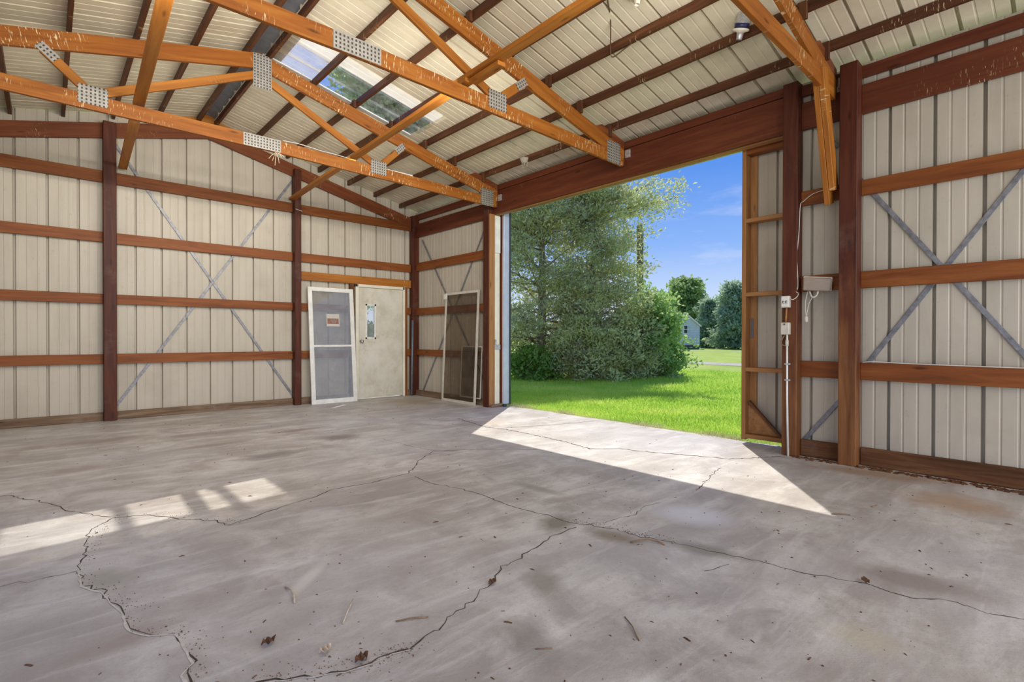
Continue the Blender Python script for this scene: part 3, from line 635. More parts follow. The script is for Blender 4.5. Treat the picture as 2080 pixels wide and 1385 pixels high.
# cream trim beside the far jamb
T = struct('trim_1', (5.69, 6.75, 0), 'cream painted jamb board with a box at its top and a steel latch')
box('jamb_board', (5.662, 6.745, 0.03), (5.775, 6.775, 3.26), MT['cream'], T); box('jamb_box', (5.655, 6.715, 2.62), (5.765, 6.745, 3.24), MT['white'], T); box('latch', (5.655, 6.725, 0.98), (5.775, 6.745, 1.06), MT['galv'], T, 0.002); box('latch', (5.665, 6.728, 1.06), (5.69, 6.745, 1.15), MT['galv'], T, 0.002)
T = struct('trim_2', (5.60, 6.73, 0), 'sunlit orange timber board facing the far jamb post')
box('jamb_facing', (5.545, 6.735, 0.03), (5.66, 6.758, 3.27), MT['framing'], T); box('sill_block', (5.56, 6.69, 0), (5.80, 6.80, 0.05), MT['weathered'], T, 0.006)

# ------------------------------------------------------------------ leaning doors
def leaning(name, label, cat, p00, p10, p01, w, h, prof, mat, panemat, rail=None, thick=0.03, grp=None):
    """frame in its own plane: p00 bottom-left, p10 bottom-right, p01 top-left"""
    p00, p10, p01 = Vector(p00), Vector(p10), Vector(p01)
    t = thing(name, label, cat, tuple((p00+p10)/2), grp)
    x = (p10-p00).normalized(); z = (p01-p00); z = (z-x*z.dot(x)).normalized(); y = z.cross(x)
    def P(a, b, c=0): return p00+x*a+z*b+y*c
    def bar(nm, a0, b0, a1, b1, m=mat, th=thick, c=0):
        hor = abs(a1-a0) > abs(b1-b0)
        if hor: beam(nm, P(a0, (b0+b1)/2, c), P(a1, (b0+b1)/2, c), th, abs(b1-b0), m, t, up=z)
        else: beam(nm, P((a0+a1)/2, b0, c), P((a0+a1)/2, b1, c), th, abs(a1-a0), m, t, up=x)
    bar('stile', 0, 0, prof, h); bar('stile', w-prof, 0, w, h); bar('top_rail', prof, h-prof, w-prof, h); bar('bottom_rail', prof, 0, w-prof, prof*1.1)
    if rail: bar('mid_rail', prof, rail-0.018, w-prof, rail+0.018)
    def pane(nm, b0, b1, m): 
        V = []
        for d in (0.003, -0.003): V += [P(prof, b0, d), P(w-prof, b0, d), P(w-prof, b1, d), P(prof, b1, d)]
        mesh(nm, [v for v in V], [(0, 1, 2, 3), (7, 6, 5, 4)], m, t)
    if rail:
        pane('upper_pane', rail+0.018, h-prof, panemat); pane('lower_pane', prof*1.1, rail-0.018, panemat)
    else: pane('mesh_panel', prof*1.1, h-prof, panemat)
    return t, P, x, y, z
st, P, ax, ay, az = leaning('storm_door', 'white framed glass storm door leaning beside the walk-through door', 'door', (3.43, 9.05, 0.0), (4.27, 9.05, 0.0), (3.365, 9.245, 2.09), 0.845, 2.09, 0.075, MT['white'], MT['glass'], 1.03, 0.032)
# faded sign on the glass: white card with a red block and pale letters
def signquad(nm, a0, b0, a1, b1, m, d): return mesh(nm, [P(a0, b0, d), P(a1, b0, d), P(a1, b1, d), P(a0, b1, d)], [(0, 1, 2, 3), (3, 2, 1, 0)], m, st)
MT['signwhite'] = plain('sign_card', (0.55, 0.52, 0.47), 0.6, 0, 0.05, 20); MT['signred'] = plain('faded_red_ink', (0.60, 0.30, 0.23), 0.7, 0, 0.2, 30)
card = mesh('sign_card', [P(0.32, 1.385, -0.005), P(0.56, 1.385, -0.005), P(0.56, 1.61, -0.005), P(0.32, 1.61, -0.005), P(0.32, 1.385, -0.0035), P(0.56, 1.385, -0.0035), P(0.56, 1.61, -0.0035), P(0.32, 1.61, -0.0035)], [(0, 1, 2, 3), (7, 6, 5, 4), (0, 4, 5, 1), (1, 5, 6, 2), (2, 6, 7, 3), (3, 7, 4, 0)], MT['signwhite'], st)
tag(card, 'small faded sign card with a red block and washed-out pale letters')
mesh('red_block', [P(0.335, 1.43, -0.0065), P(0.545, 1.43, -0.0065), P(0.545, 1.53, -0.0065), P(0.335, 1.53, -0.0065)], [(0, 1, 2, 3), (3, 2, 1, 0)], MT['signred'], card)
for a0, a1 in ((0.395, 0.425), (0.445, 0.425), (0.45, 0.475), (0.50, 0.475)):   # washed-out strokes of the lettering
    mesh('letter_stroke', [P(a0, 1.525, -0.0075), P(a0+0.014, 1.525, -0.0075), P(a1+0.014, 1.44, -0.0075), P(a1, 1.44, -0.0075)], [(0, 1, 2, 3), (3, 2, 1, 0)], MT['signwhite'], card)

sc, P2_, bx_, by_, bz_ = leaning('screen_door', 'tall beige framed insect screen leaning on the corner-bay wall', 'screen', (5.52, 8.12, 0.0), (5.52, 7.05, 0.0), (5.615, 8.06, 2.02), 1.02, 2.02, 0.045, MT['alu'], MT['screen'], None, 0.025)
box('corner_bracket', (5.585, 8.06, 1.90), (5.60, 8.16, 2.0), MT['white'], sc, 0.002)
s2, _a, _b, _c, _d = leaning('window_screen', 'smaller insect screen standing behind the tall leaning screen', 'screen', (5.575, 7.62, 0.11), (5.575, 6.98, 0.11), (5.62, 7.60, 1.02), 0.60, 0.92, 0.02, MT['alu'], MT['screen'], None, 0.016)

o = tube('standing_pipe', [(5.50, 9.17, 0.02), (5.535, 9.185, 1.53)], 0.022, MT['pipe'], None, 12); tag(o, 'grey pipe standing upright against the far corner post', 'pipe')

# ------------------------------------------------------------------ electrical bits
b1 = thing('outlet_box', 'white double outlet box, upper one, on the post at the opening', 'outlet', (5.51, 2.025, 1.54))
box('body', (5.478, 1.985, 1.485), (5.53, 2.06, 1.60), MT['plastic'], b1, 0.004); box('cover', (5.472, 1.990, 1.492), (5.479, 2.055, 1.594), MT['white'], b1, 0.002)
for yy in (2.036, 2.008):
    for dz in (-0.006, 0.012): box('socket_slot', (5.4695, yy-0.009, 1.535+dz-0.0025), (5.4725, yy+0.009, 1.535+dz+0.0025), MT['darkgreen'], b1, 0)
    box('socket_slot', (5.4695, yy+0.004, 1.53), (5.4725, yy+0.009, 1.552), MT['darkgreen'], b1, 0)
b2 = thing('switch_box', 'pale switch box below the outlets on the same post', 'switch', (5.51, 2.025, 1.27))
box('body', (5.475, 1.985, 1.215), (5.53, 2.06, 1.335), MT['plastic'], b2, 0.004); box('toggle', (5.462, 2.018, 1.31), (5.476, 2.030, 1.325), MT['darkgreen'], b2, 0.002)
o = tube('feed_cable', [(5.515, 2.02, 1.485), (5.512, 2.022, 1.41), (5.515, 2.028, 1.335)], 0.009, MT['framing'], None, 10); tag(o, 'short tan cable joining the two electrical boxes', 'cable')
cb = thing('conduit', 'pale conduit pipe running down the post to the floor', 'conduit', (5.515, 2.008, 0.0))
tube('pipe', [(5.515, 2.015, 1.215), (5.515, 2.012, 0.6), (5.515, 2.0, 0.0)], 0.010, MT['white'], cb, 10)
for z in (0.92, 0.76): box('strap_clip', (5.502, 1.985, z-0.008), (5.53, 2.035, z+0.008), MT['galv'], cb, 0.002)
tube('coupling', [(5.515, 2.015, 1.16), (5.515, 2.015, 1.10)], 0.016, MT['plastic'], cb, 10)
o = tube('cable_loop', spline([(5.515, 2.03, 1.22), (5.50, 2.055, 1.17), (5.498, 2.06, 1.12), (5.505, 2.03, 1.105), (5.51, 2.015, 1.13)]), 0.005, MT['twig'], None, 6); tag(o, 'brown cable curled under the switch box', 'cable')
o = tube('power_cord', spline([(5.51, 1.985, 1.575), (5.49, 1.955, 1.56), (5.51, 1.925, 1.585), (5.525, 1.915, 1.62), (5.535, 1.94, 1.645), (5.54, 1.925, 1.70), (5.545, 1.935, 2.0), (5.555, 1.922, 2.25), (5.58, 1.92, 2.50), (5.615, 1.90, 2.545), (5.618, 1.82, 2.60), (5.615, 1.70, 2.62)]), 0.004, MT['cord'], None, 6); tag(o, 'pale cord looping from the upper outlet box up beside its post', 'cord')
fl = thing('flood_lamp', 'taupe rectangular flood lamp mounted between the two door posts', 'lamp', (5.60, 1.76, 1.65))
Mf = Matrix.Translation((5.54, 1.755, 1.70)) @ Matrix.Rotation(math.radians(9), 4, 'X') @ Matrix.Rotation(math.radians(-18), 4, 'Y') @ Matrix.Rotation(math.radians(10), 4, 'Z')
bmobj('housing', boxdata(0.055, 0.235, 0.125, 0.012), MT['greyplastic'], fl, M=Mf)
bmobj('rim', boxdata(0.012, 0.245, 0.135, 0.004), MT['plastic'], fl, M=Mf @ Matrix.Translation((0.03, 0, 0)))
tube('bracket', [(5.565, 1.80, 1.70), (5.63, 1.86, 1.64)], 0.012, MT['galv'], fl, 8)
wl = thing('extension_cord', 'pale cord hanging in loops with a plug below the flood lamp', 'cord', (5.58, 1.84, 1.6))
tube('loop', spline([(5.57, 1.845, 1.64), (5.56, 1.86, 1.55), (5.56, 1.862, 1.46), (5.56, 1.855, 1.40)]), 0.004, MT['cord'], wl, 6)
tube('loop', spline([(5.57, 1.83, 1.64), (5.56, 1.80, 1.58), (5.56, 1.76, 1.60), (5.565, 1.75, 1.66)]), 0.008, MT['cord'], wl, 8)
tube('loop', spline([(5.57, 1.80, 1.58), (5.56, 1.83, 1.52), (5.56, 1.845, 1.44), (5.56, 1.852, 1.39)]), 0.0035, MT['cord'], wl, 6)
tube('plug', [(5.56, 1.855, 1.40), (5.56, 1.855, 1.385), (5.56, 1.853, 1.345), (5.56, 1.853, 1.335)], [0.008, 0.017, 0.017, 0.008], MT['cord'], wl, 10)
o = tube('girt_wire', spline([(S-0.004, 1.40, 0.955), (S-0.012, 1.30, 0.965), (S-0.006, 1.1, 0.958), (S-0.012, 0.9, 0.955), (S-0.006, 0.6, 0.952), (S-0.008, 0.2, 0.95), (S-0.008, -0.6, 0.95)], 5), 0.005, MT['cord'], None, 6); tag(o, 'pale wire lying on the lowest girt right of the tall post', 'wire')
# ceiling lamp holders
def lampholder(loc, label, bulb=False, can=True, tilt=0.35):
    t = thing('lamp_holder', label, 'lamp holder', loc, 'porcelain lamp holders on the roof')
    R = Matrix.Translation(loc) @ Matrix.Rotation(tilt, 4, 'X') @ Matrix.Rotation(-tilt*0.6, 4, 'Y') @ Matrix.Rotation(math.pi, 4, 'X')
    if can:
        lathe('metal_can', [(0.06, -0.13), (0.062, -0.125), (0.066, -0.045), (0.070, -0.04)], MT['galv'], t, 16, R); lathe('liner', [(0.064, -0.045), (0.060, -0.002)], MT['navy'], t, 16, R)
    lathe('base_plate', [(0.066, 0.0), (0.072, 0.006), (0.066, 0.016), (0.04, 0.024), (0.03, 0.03)], MT['porcelain'], t, 22, R)
    lathe('socket', [(0.030, 0.028), (0.028, 0.05), (0.024, 0.075), (0.026, 0.085), (0.020, 0.083), (0.018, 0.06)], MT['galv'] if can else MT['porcelain'], t, 18, R)
    if bulb:
        lathe('bulb', [(0.014, 0.08), (0.02, 0.09), (0.033, 0.115), (0.036, 0.14), (0.026, 0.165), (0.008, 0.178)], MT['bulb'], t, 18, R)
    return t
lampholder((4.63, 2.09, 3.945), 'empty porcelain lamp socket with metal can beside the nearest truss')
lampholder((3.86, 2.66, 4.185), 'porcelain lamp holder at the very top edge, between the two nearer trusses', False, False, 0.0)
# added fill light hidden behind each bottom chord, shining down the building
def fill_bar(Y, watts, label):
    t = thing('fill_strip', label, 'lamp', (RX, Y+0.03, 3.53), 'added fill light strips on the backs of the trusses')
    box('fill_bar', (-0.1, Y+0.021, 3.515), (4.0, Y+0.034, 3.565), MT['white'], t, 0.002)
    l = bpy.data.lights.new('fill_strip_light', 'AREA'); l.shape = 'RECTANGLE'; l.size = 4.0; l.size_y = 0.04; l.energy = watts; l.color = (1.0, 0.94, 0.86)
    lo = bpy.data.objects.new('fill_strip_light', l); COL.objects.link(lo); lo.parent = t; lo.matrix_basis = Matrix.Translation((0.06, 0.009, 0.01)) @ Matrix.Rotation(math.radians(80), 4, 'X')
for Y_, w_, n_ in ((6.62, FILL_W[0], 'added fill light strip hidden on the back of the far truss'), (4.07, FILL_W[1], 'added fill light strip hidden on the back of the middle truss'), (1.63, FILL_W[2], 'added fill light strip hidden on the back of the nearest truss')): fill_bar(Y_, w_, n_)

# wires, nests
o = tube('hanging_wire', spline([(3.62, 2.83, 4.32), (3.80, 2.93, 4.22), (3.95, 3.02, 4.20), (4.06, 3.10, 4.13), (4.19, 3.20, 4.04), (4.23, 3.21, 4.00), (4.24, 3.16, 4.005), (4.235, 3.08, 4.02), (4.235, 3.00, 4.035)], 5), 0.006, MT['browncord'], None, 6); tag(o, 'brown wire hanging from the roof and along a purlin', 'wire')
ns = thing('wasp_nest', 'grey papery wasp nest hanging under the lowest purlin', 'nest', (5.30, 5.62, 3.78))
lathe('comb', [(0.075, 0.02), (0.07, 0.0), (0.055, -0.03), (0.045, -0.05), (0.02, -0.052)], MT['nest'], ns, 14, Matrix.Translation((5.30, 5.62, 3.83)))
for a in range(5): tube('strand', [(5.30+0.045*math.cos(a*1.25), 5.62+0.045*math.sin(a*1.25), 3.80), (5.30+0.035*math.cos(a*1.25), 5.62+0.035*math.sin(a*1.25), 3.725-0.012*(a % 3))], [0.008, 0.004], MT['nest'], ns, 6)
o = tube('chord_wire', spline([(2.15, 6.595, 3.585), (2.35, 6.59, 3.592), (2.6, 6.592, 3.575), (2.8, 6.59, 3.572), (2.98, 6.592, 3.564)], 5), 0.005, MT['cord'], None, 6); tag(o, 'pale wire along the top of the far truss bottom chord', 'wire')
sb = thing('straw_tuft', 'tuft of pale straw hanging below the far truss splice plate', 'straw', (2.08, 6.61, 3.43))
for dx, dz in ((-0.09, -0.10), (-0.05, -0.12), (0.03, -0.13), (0.06, -0.05), (-0.02, -0.17), (0.09, -0.04)): tube('stalk', [(2.08, 6.61, 3.432), (2.08+dx*0.6, 6.60, 3.432+dz*0.5), (2.08+dx, 6.60, 3.432+dz)], 0.003, MT['straw'], sb, 5)
o = tube('post_wire', spline([(3.20, 9.165, 3.40), (3.26, 9.155, 3.385), (3.31, 9.16, 3.375)]), 0.005, MT['cord'], None, 6); tag(o, 'short white wire stapled across the gable post by the storm door', 'wire')

# ------------------------------------------------------------------ debris on the floor
def twig(pts, r, mat, label):
    r *= 0.75; P_ = [(x, y, z+r) for x, y, z in pts]; n = len(P_); o = tube('twig', P_, [r*(1-0.35*abs(i-n/2)/n) for i in range(n)], MT[mat], None, 7); return tag(o, label, 'twig', 'twigs lying on the floor')
twig([(2.49, 1.75, 0), (2.53, 1.725, 0.008), (2.575, 1.69, 0.012), (2.605, 1.645, 0.006), (2.61, 1.60, 0)], 0.007, 'twig', 'curved strip of brown bark by the long crack right of centre')
twig([(0.83, 2.52, 0), (0.832, 2.45, 0.012), (0.825, 2.39, 0.008), (0.81, 2.34, 0)], 0.006, 'paletwig', 'pale bent twig at lower left, the upper of the floor twigs')
twig([(1.0, 2.16, 0.02), (0.955, 2.11, 0.012), (0.9, 2.04, 0)], 0.005, 'paletwig', 'slanting pale twig right of the bent twig')
twig([(1.07, 1.91, 0), (1.13, 1.88, 0.004), (1.19, 1.85, 0)], 0.005, 'twig', 'straight brown stick left of the middle crack')
twig([(1.81, 1.30, 0), (1.77, 1.235, 0.004), (1.71, 1.16, 0)], 0.0035, 'twig', 'thin stick at bottom right of centre')
twig([(1.37, 1.39, 0), (1.42, 1.35, 0.002)], 0.003, 'twig', 'tiny stick at the bottom centre')
twig([(4.28, 1.0, 0), (4.34, 0.985, 0.002)], 0.005, 'twig', 'dark stick on the floor near the right wall')
twig([(3.9, 1.14, 0), (3.95, 1.08, 0.003), (3.97, 1.05, 0)], 0.005, 'twig', 'short dark stick beside the tip of the sunlit patch')
def leaf(x, y, s, label, mat='leaf_dry'):
    V = []; F = []; n = 9
    for i in range(n):
        t = i/(n-1)-0.5; w = s*0.32*(1-(2*t)**2)+0.002; zz = 0.006+0.012*math.sin(i*2.1)**2
        V += [(x+t*s, y-w+0.3*t*s, zz+0.006*rnd.random()), (x+t*s, y+0.3*t*s, zz+0.004), (x+t*s, y+w+0.3*t*s, zz+0.010*rnd.random())]
    for i in range(n-1): F += [(3*i, 3*i+3, 3*i+4, 3*i+1), (3*i+1, 3*i+4, 3*i+5, 3*i+2)]
    o = mesh('dry_leaf', V, F, MT[mat]); return tag(o, label, 'leaf', 'dry leaves on the floor')
leaf(0.63, 2.10, 0.06, 'crumpled dark leaf at the lower left of the floor'); leaf(0.77, 1.90, 0.05, 'small pale leaf near the bottom edge of the floor', 'paletwig'); leaf(0.85, 1.765, 0.06, 'curled dark leaf in the crack at the bottom'); leaf(1.58, 1.90, 0.05, 'brown leaf caught in the middle crack'); leaf(2.93, 0.71, 0.05, 'small clod on the long crack at right')
# fine litter: nobody could count it
V = []; F = []
for i in range(800):
    x, y = rnd.uniform(-0.3, 5.5), rnd.uniform(0.2, 9.0)
    if rnd.random() < 0.35: y = rnd.uniform(0.4, 3.0); x = rnd.uniform(0.3, 4.5)
    s = rnd.choice([0.0025, 0.0025, 0.004, 0.006])*rnd.uniform(0.6, 1.3); a = rnd.uniform(0, 6.3); l = rnd.choice([1, 1, 2, 4]); k = len(V); ca, sa = math.cos(a), math.sin(a)
    for u, v in ((-l, -1), (l, -1), (l, 1), (-l, 1)): V.append((x+(u*ca-v*sa)*s*0.6, y+(u*sa+v*ca)*s*0.6, 0.001))
    V.append((x, y, 0.001+s*0.7)); F += [(k, k+1, k+4), (k+1, k+2, k+4), (k+2, k+3, k+4), (k+3, k, k+4)]
for i in range(700):
    q = rnd.choice([CR['k'], CR['e2'], CR['d'][7:12], CR['a2']]); j = rnd.randrange(len(q)-1); t = rnd.random(); x = q[j][0]+(q[j+1][0]-q[j][0])*t+abs(rnd.gauss(0, 0.05)); y = q[j][1]+(q[j+1][1]-q[j][1])*t+rnd.gauss(0, 0.03)
    s = rnd.uniform(0.001, 0.0035); k = len(V); V += [(x-s, y-s, 0.001), (x+s, y-s, 0.001), (x+s*0.4, y+s, 0.001), (x, y, 0.001+s)]; F += [(k, k+1, k+3), (k+1, k+2, k+3), (k+2, k, k+3)]
o = mesh('floor_litter', V, F, MT['leaf_dry']); tag(o, 'fine dark grit and crumbs scattered over the concrete', 'litter', kind='stuff')
# rot and dirt along the right-hand wall
V = []; F = []
for i in range(260):
    y = rnd.uniform(-0.8, 2.0); x = 5.58-abs(rnd.gauss(0, 0.05)); s = rnd.uniform(0.008, 0.03); k = len(V); V += [(x-s, y-s, 0.0), (x+s, y-s*0.7, 0.0), (x+s*0.6, y+s, 0.0), (x-s*0.8, y+s*0.8, 0.0), (x, y, s*0.6)]; F += [(k, k+1, k+4), (k+1, k+2, k+4), (k+2, k+3, k+4), (k+3, k, k+4)]
o = mesh('wall_foot_debris', V, F, MT['rotten']); tag(o, 'dark rotten crumbs along the foot of the right wall', 'debris', kind='stuff')

# ------------------------------------------------------------------ plants
def trimesh(name, V, F, mat, parent=None, quads=True):
    me = bpy.data.meshes.new(name); V = np.asarray(V, np.float32); F = np.asarray(F, np.int32); k = F.shape[1]
    me.vertices.add(len(V)); me.vertices.foreach_set('co', V.ravel()); me.loops.add(F.size); me.loops.foreach_set('vertex_index', F.ravel())
    me.polygons.add(len(F)); me.polygons.foreach_set('loop_start', np.arange(0, F.size, k, dtype=np.int32)); me.update(calc_edges=True); me.validate()
    me.materials.append(mat); return link(bpy.data.objects.new(name, me), parent)
def leafmat(name, a, b_, c_, trans=0.3, scale=1.2):
    m = bpy.data.materials.new(name); m.use_nodes = True; t = m.node_tree; t.nodes.clear()
    o = t.nodes.new('ShaderNodeOutputMaterial'); d = t.nodes.new('ShaderNodeBsdfDiffuse'); tl = t.nodes.new('ShaderNodeBsdfTranslucent'); mi = t.nodes.new('ShaderNodeMixShader'); mi.inputs[0].default_value = trans
    v = coords(t, (1, 1, 1), rand=False); n = noise(t, v, scale, 3, 0.6); n2 = noise(t, v, 11, 2, 0.6)
    c = ramp(t, n, [(0.33, a), (0.5, b_), (0.68, c_)]); c = mixc(t, ramp(t, n2, [(0.4, G3(0)), (0.65, G3(0.5))]), c, c_)
    L(t, c, d.inputs[0]); L(t, c, tl.inputs[0]); L(t, d.outputs[0], mi.inputs[1]); L(t, tl.outputs[0], mi.inputs[2]); L(t, mi.outputs[0], o.inputs[0]); return m
MT['cedar'] = leafmat('cedar_foliage', (0.48, 0.47, 0.28), (0.65, 0.69, 0.33), (0.83, 0.86, 0.46), 0.5)
MT['vine'] = leafmat('vine_leaves', (0.24, 0.40, 0.11), (0.38, 0.58, 0.16), (0.60, 0.74, 0.30), 0.5)
MT['decid'] = leafmat('deciduous_leaves', (0.26, 0.38, 0.14), (0.40, 0.54, 0.19), (0.56, 0.66, 0.30), 0.5)
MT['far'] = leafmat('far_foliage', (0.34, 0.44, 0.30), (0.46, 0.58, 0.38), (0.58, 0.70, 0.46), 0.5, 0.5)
MT['weed'] = leafmat('weed_leaves', (0.13, 0.27, 0.06), (0.21, 0.40, 0.09), (0.34, 0.52, 0.14))
MT['grass'] = leafmat('grass_blades', (0.38, 0.64, 0.08), (0.54, 0.78, 0.12), (0.76, 0.86, 0.22), 0.55, 0.6)
MT['bark'] = plain('bark', (0.34, 0.27, 0.22), 0.95, 0, 0.35, 14, 0.6); MT['deadtwig'] = plain('dead_twig', (0.52, 0.46, 0.40), 0.95, 0, 0.3, 10)
def unit(v): return v/np.maximum(np.linalg.norm(v, axis=-1, keepdims=True), 1e-9)
def sprays(C, D, ln, wd, jitter=0.7):
    """one bent leaf spray (two quads) per centre C, pointing along D"""
    n = len(C); d = unit(D + rng.normal(0, jitter, (n, 3))); s = unit(np.cross(d, rng.normal(0, 1, (n, 3)))); l = (ln*rng.uniform(0.6, 1.4, n))[:, None]; w = (wd*rng.uniform(0.6, 1.4, n))[:, None]
    nn = np.cross(d, s); mid = C + d*l*0.5 + nn*l*0.08; tip = C + d*l - np.array([0, 0, 1])*l*0.06
    V = np.stack([C, mid + s*w, tip, mid - s*w], 1).reshape(-1, 3); F = np.arange(4*n).reshape(-1, 4); return V, F
def branchtubes(segs, n=4):
    V = []; F = []
    for pts, r0, r1 in segs:
        k0 = len(V); m = len(pts)
        for i, p in enumerate(pts):
            d = pts[min(i+1, m-1)]-pts[max(i-1, 0)]; d = d/(np.linalg.norm(d)+1e-9); a = np.array([0, 0, 1.]) if abs(d[2]) < 0.9 else np.array([1., 0, 0]); u = np.cross(d, a); u /= np.linalg.norm(u); v = np.cross(d, u); r = r0+(r1-r0)*i/(m-1)
            for j in range(n): an = 2*math.pi*j/n; V.append(p+(u*math.cos(an)+v*math.sin(an))*r)
        for i in range(m-1):
            for j in range(n): F.append((k0+i*n+j, k0+i*n+(j+1) % n, k0+(i+1)*n+(j+1) % n, k0+(i+1)*n+j))
    return V, F
def cedar(name, label, loc, H, R, nb, puffs, per, mat='cedar', z0=0.4, spread=0.30, ln=0.13, wd=0.021, lean=(0, 0), dead=60, taper=0.8, extra=(), cat='tree', trunk_r=0.17, up=0.35, group=None, cone=0.55):
    t = thing(name, label, cat, loc, group); L0 = np.array(loc, float); segs = []; Cs = []; Ds = []; trunk = np.array([L0+np.array([lean[0]*s*s, lean[1]*s*s, H*s*0.97-0.15]) for s in np.linspace(0, 1, 9)])
    tv, tf = branchtubes([(trunk, trunk_r, 0.02)], 9); trimesh('trunk', tv, tf, MT['bark'], t)
    def addbranch(p, d, ln_, puffs_):
        q = [p]; dd = d.copy()
        for i in range(5):
            dd = unit(dd+rng.normal(0, 0.18, 3)+np.array([0, 0, 0.03])); q.append(q[-1]+dd*ln_/5)
        q = np.array(q); segs.append((q, 0.012+0.012*ln_, 0.004))
        for i in range(puffs_):
            s = rng.uniform(0.25, 1.0)**0.8; k = min(int(s*5), 4); f = s*5-k; c = q[k]*(1-f)+q[k+1]*f; off = rng.normal(0, 1, 3)*spread*np.array([1, 1, 0.55]); cc = c+off
            segs.append((np.array([c, (c+cc)/2+rng.normal(0, 0.03, 3), cc]), 0.007, 0.003))
            m = int(per*rng.uniform(0.5, 1.5)); Cs.append(cc+rng.normal(0, 1, (m, 3))*spread*0.55*np.array([1, 1, 0.6])); Ds.append(np.tile(unit(off+dd*0.5+np.array([0, 0, 0.2])), (m, 1)))
    for b in range(nb):
        s = (rng.random()**taper); h = z0+(H-z0)*s*0.97; rr = R*(1-s)**cone*rng.uniform(0.55, 1.1)+0.15; a = rng.uniform(0, 2*math.pi); k = h/H
        p = L0+np.array([lean[0]*k*k, lean[1]*k*k, h]); addbranch(p, unit(np.array([math.cos(a), math.sin(a), up*rng.uniform(-0.4, 1.4)])), rr, puffs)
    for (h, a, e_, ln_) in extra: addbranch(L0+np.array([0, 0, h]), unit(np.array([math.cos(a), math.sin(a), e_])), ln_, int(puffs*3))
    V, F = sprays(np.concatenate(Cs), np.concatenate(Ds), ln, wd); trimesh('foliage', V, F, MT[mat], t)['kind'] = 'stuff'
    bv, bf = branchtubes(segs, 4); o = trimesh('branches', bv, bf, MT['bark'], t)
    if dead:
        ds = []
        for i in range(dead):
            h = rng.uniform(0.1, 0.8)*H; a = rng.uniform(0, 6.28); rr = R*(1-h/H)**0.5*rng.uniform(0.3, 0.9); p = L0+np.array([math.cos(a)*rr, math.sin(a)*rr, h]); q = [p]; d = rng.normal(0, 1, 3)*np.array([1, 1, 0.8])
            for j in range(4): d = unit(d+rng.normal(0, 0.35, 3)); q.append(q[-1]+d*0.16)
            ds.append((np.array(q), 0.008, 0.003))
        dv, df = branchtubes(ds, 3); trimesh('dead_twigs', dv, df, MT['deadtwig'], t)['kind'] = 'stuff'
    return t
cedar('cedar_tree', 'tall shaggy cedar filling the left of the opening, red-brown trunk showing', (11.6, 11.5, -0.1), 9.0, 2.8, 165, 9, 34, lean=(0.2, 0.2), dead=420)
cedar('cedar_tree', 'shaggy cedar in front of the wooden pole, long branch tips reaching right', (12.4, 10.2, -0.1), 6.5, 1.45, 95, 8, 34, dead=480, lean=(0.2, -0.1), taper=0.9, extra=((5.0, -0.72, 0.22, 2.7), (5.3, -0.75, 0.2, 2.3), (4.9, -0.8, 0.25, 1.9), (4.0, -0.72, 0.08, 1.45), (3.3, -0.7, 0.05, 1.4), (2.5, -0.7, 0.0, 1.4)))
cedar('leafy_shrub', 'broad leafy green shrub at the right foot of the cedars', (14.1, 9.1, -0.1), 2.5, 0.85, 85, 8, 28, 'vine', z0=0.1, spread=0.22, ln=0.11, wd=0.04, dead=60, cat='shrub', trunk_r=0.05, taper=1.1)
cedar('leafy_shrub', 'dark green shrub under the cedars beside the leafy one', (13.2, 9.4, -0.1), 2.2, 1.25, 70, 7, 26, 'cedar', z0=0.1, spread=0.22, ln=0.12, wd=0.026, dead=120, cat='shrub', trunk_r=0.05, taper=1.1)
cedar('leafy_shrub', 'grey-green undergrowth below the cedars at the centre', (12.0, 10.1, -0.1), 1.9, 1.2, 70, 7, 26, 'cedar', z0=0.1, spread=0.22, ln=0.12, wd=0.024, dead=160, cat='shrub', trunk_r=0.05, taper=1.1)
cedar('leafy_shrub', 'bright weedy shrub at the far left foot of the cedars', (11.0, 11.3, -0.1), 0.75, 0.7, 40, 7, 26, 'weed', z0=0.05, spread=0.2, ln=0.12, wd=0.04, dead=30, cat='shrub', trunk_r=0.03, taper=1.1)
cedar('broadleaf_tree', 'large tree seen through the skylight beyond the gable wall', (9.6, 17.2, -0.1), 12.2, 3.3, 210, 9, 46, 'decid', z0=3.5, spread=0.5, ln=0.17, wd=0.06, dead=60, taper=0.9, trunk_r=0.3)
cedar('leafy_shrub', 'low shrub beyond the gable wall, glimpsed through the narrow door window', (7.4, 15.5, -0.1), 1.55, 1.1, 45, 6, 26, 'decid', z0=0.2, spread=0.22, ln=0.12, wd=0.05, dead=20, taper=1.1, trunk_r=0.05, cat='shrub')
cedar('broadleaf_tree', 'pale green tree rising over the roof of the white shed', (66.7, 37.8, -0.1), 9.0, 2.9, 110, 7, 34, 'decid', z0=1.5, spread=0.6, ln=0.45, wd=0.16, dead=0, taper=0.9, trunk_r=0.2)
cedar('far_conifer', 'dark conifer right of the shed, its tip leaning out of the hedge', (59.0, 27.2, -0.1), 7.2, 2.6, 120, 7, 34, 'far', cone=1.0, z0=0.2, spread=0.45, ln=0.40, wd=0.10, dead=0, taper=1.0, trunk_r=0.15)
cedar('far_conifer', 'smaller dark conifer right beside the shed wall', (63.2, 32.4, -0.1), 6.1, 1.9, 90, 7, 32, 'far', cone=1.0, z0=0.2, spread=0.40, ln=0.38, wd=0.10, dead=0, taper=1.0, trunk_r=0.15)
cedar('far_conifer', 'conifer behind the edge of the right sliding door', (60.0, 25.2, -0.1), 6.6, 2.6, 110, 7, 32, 'far', cone=1.0, z0=0.2, spread=0.45, ln=0.40, wd=0.10, dead=0, taper=1.0, trunk_r=0.15)
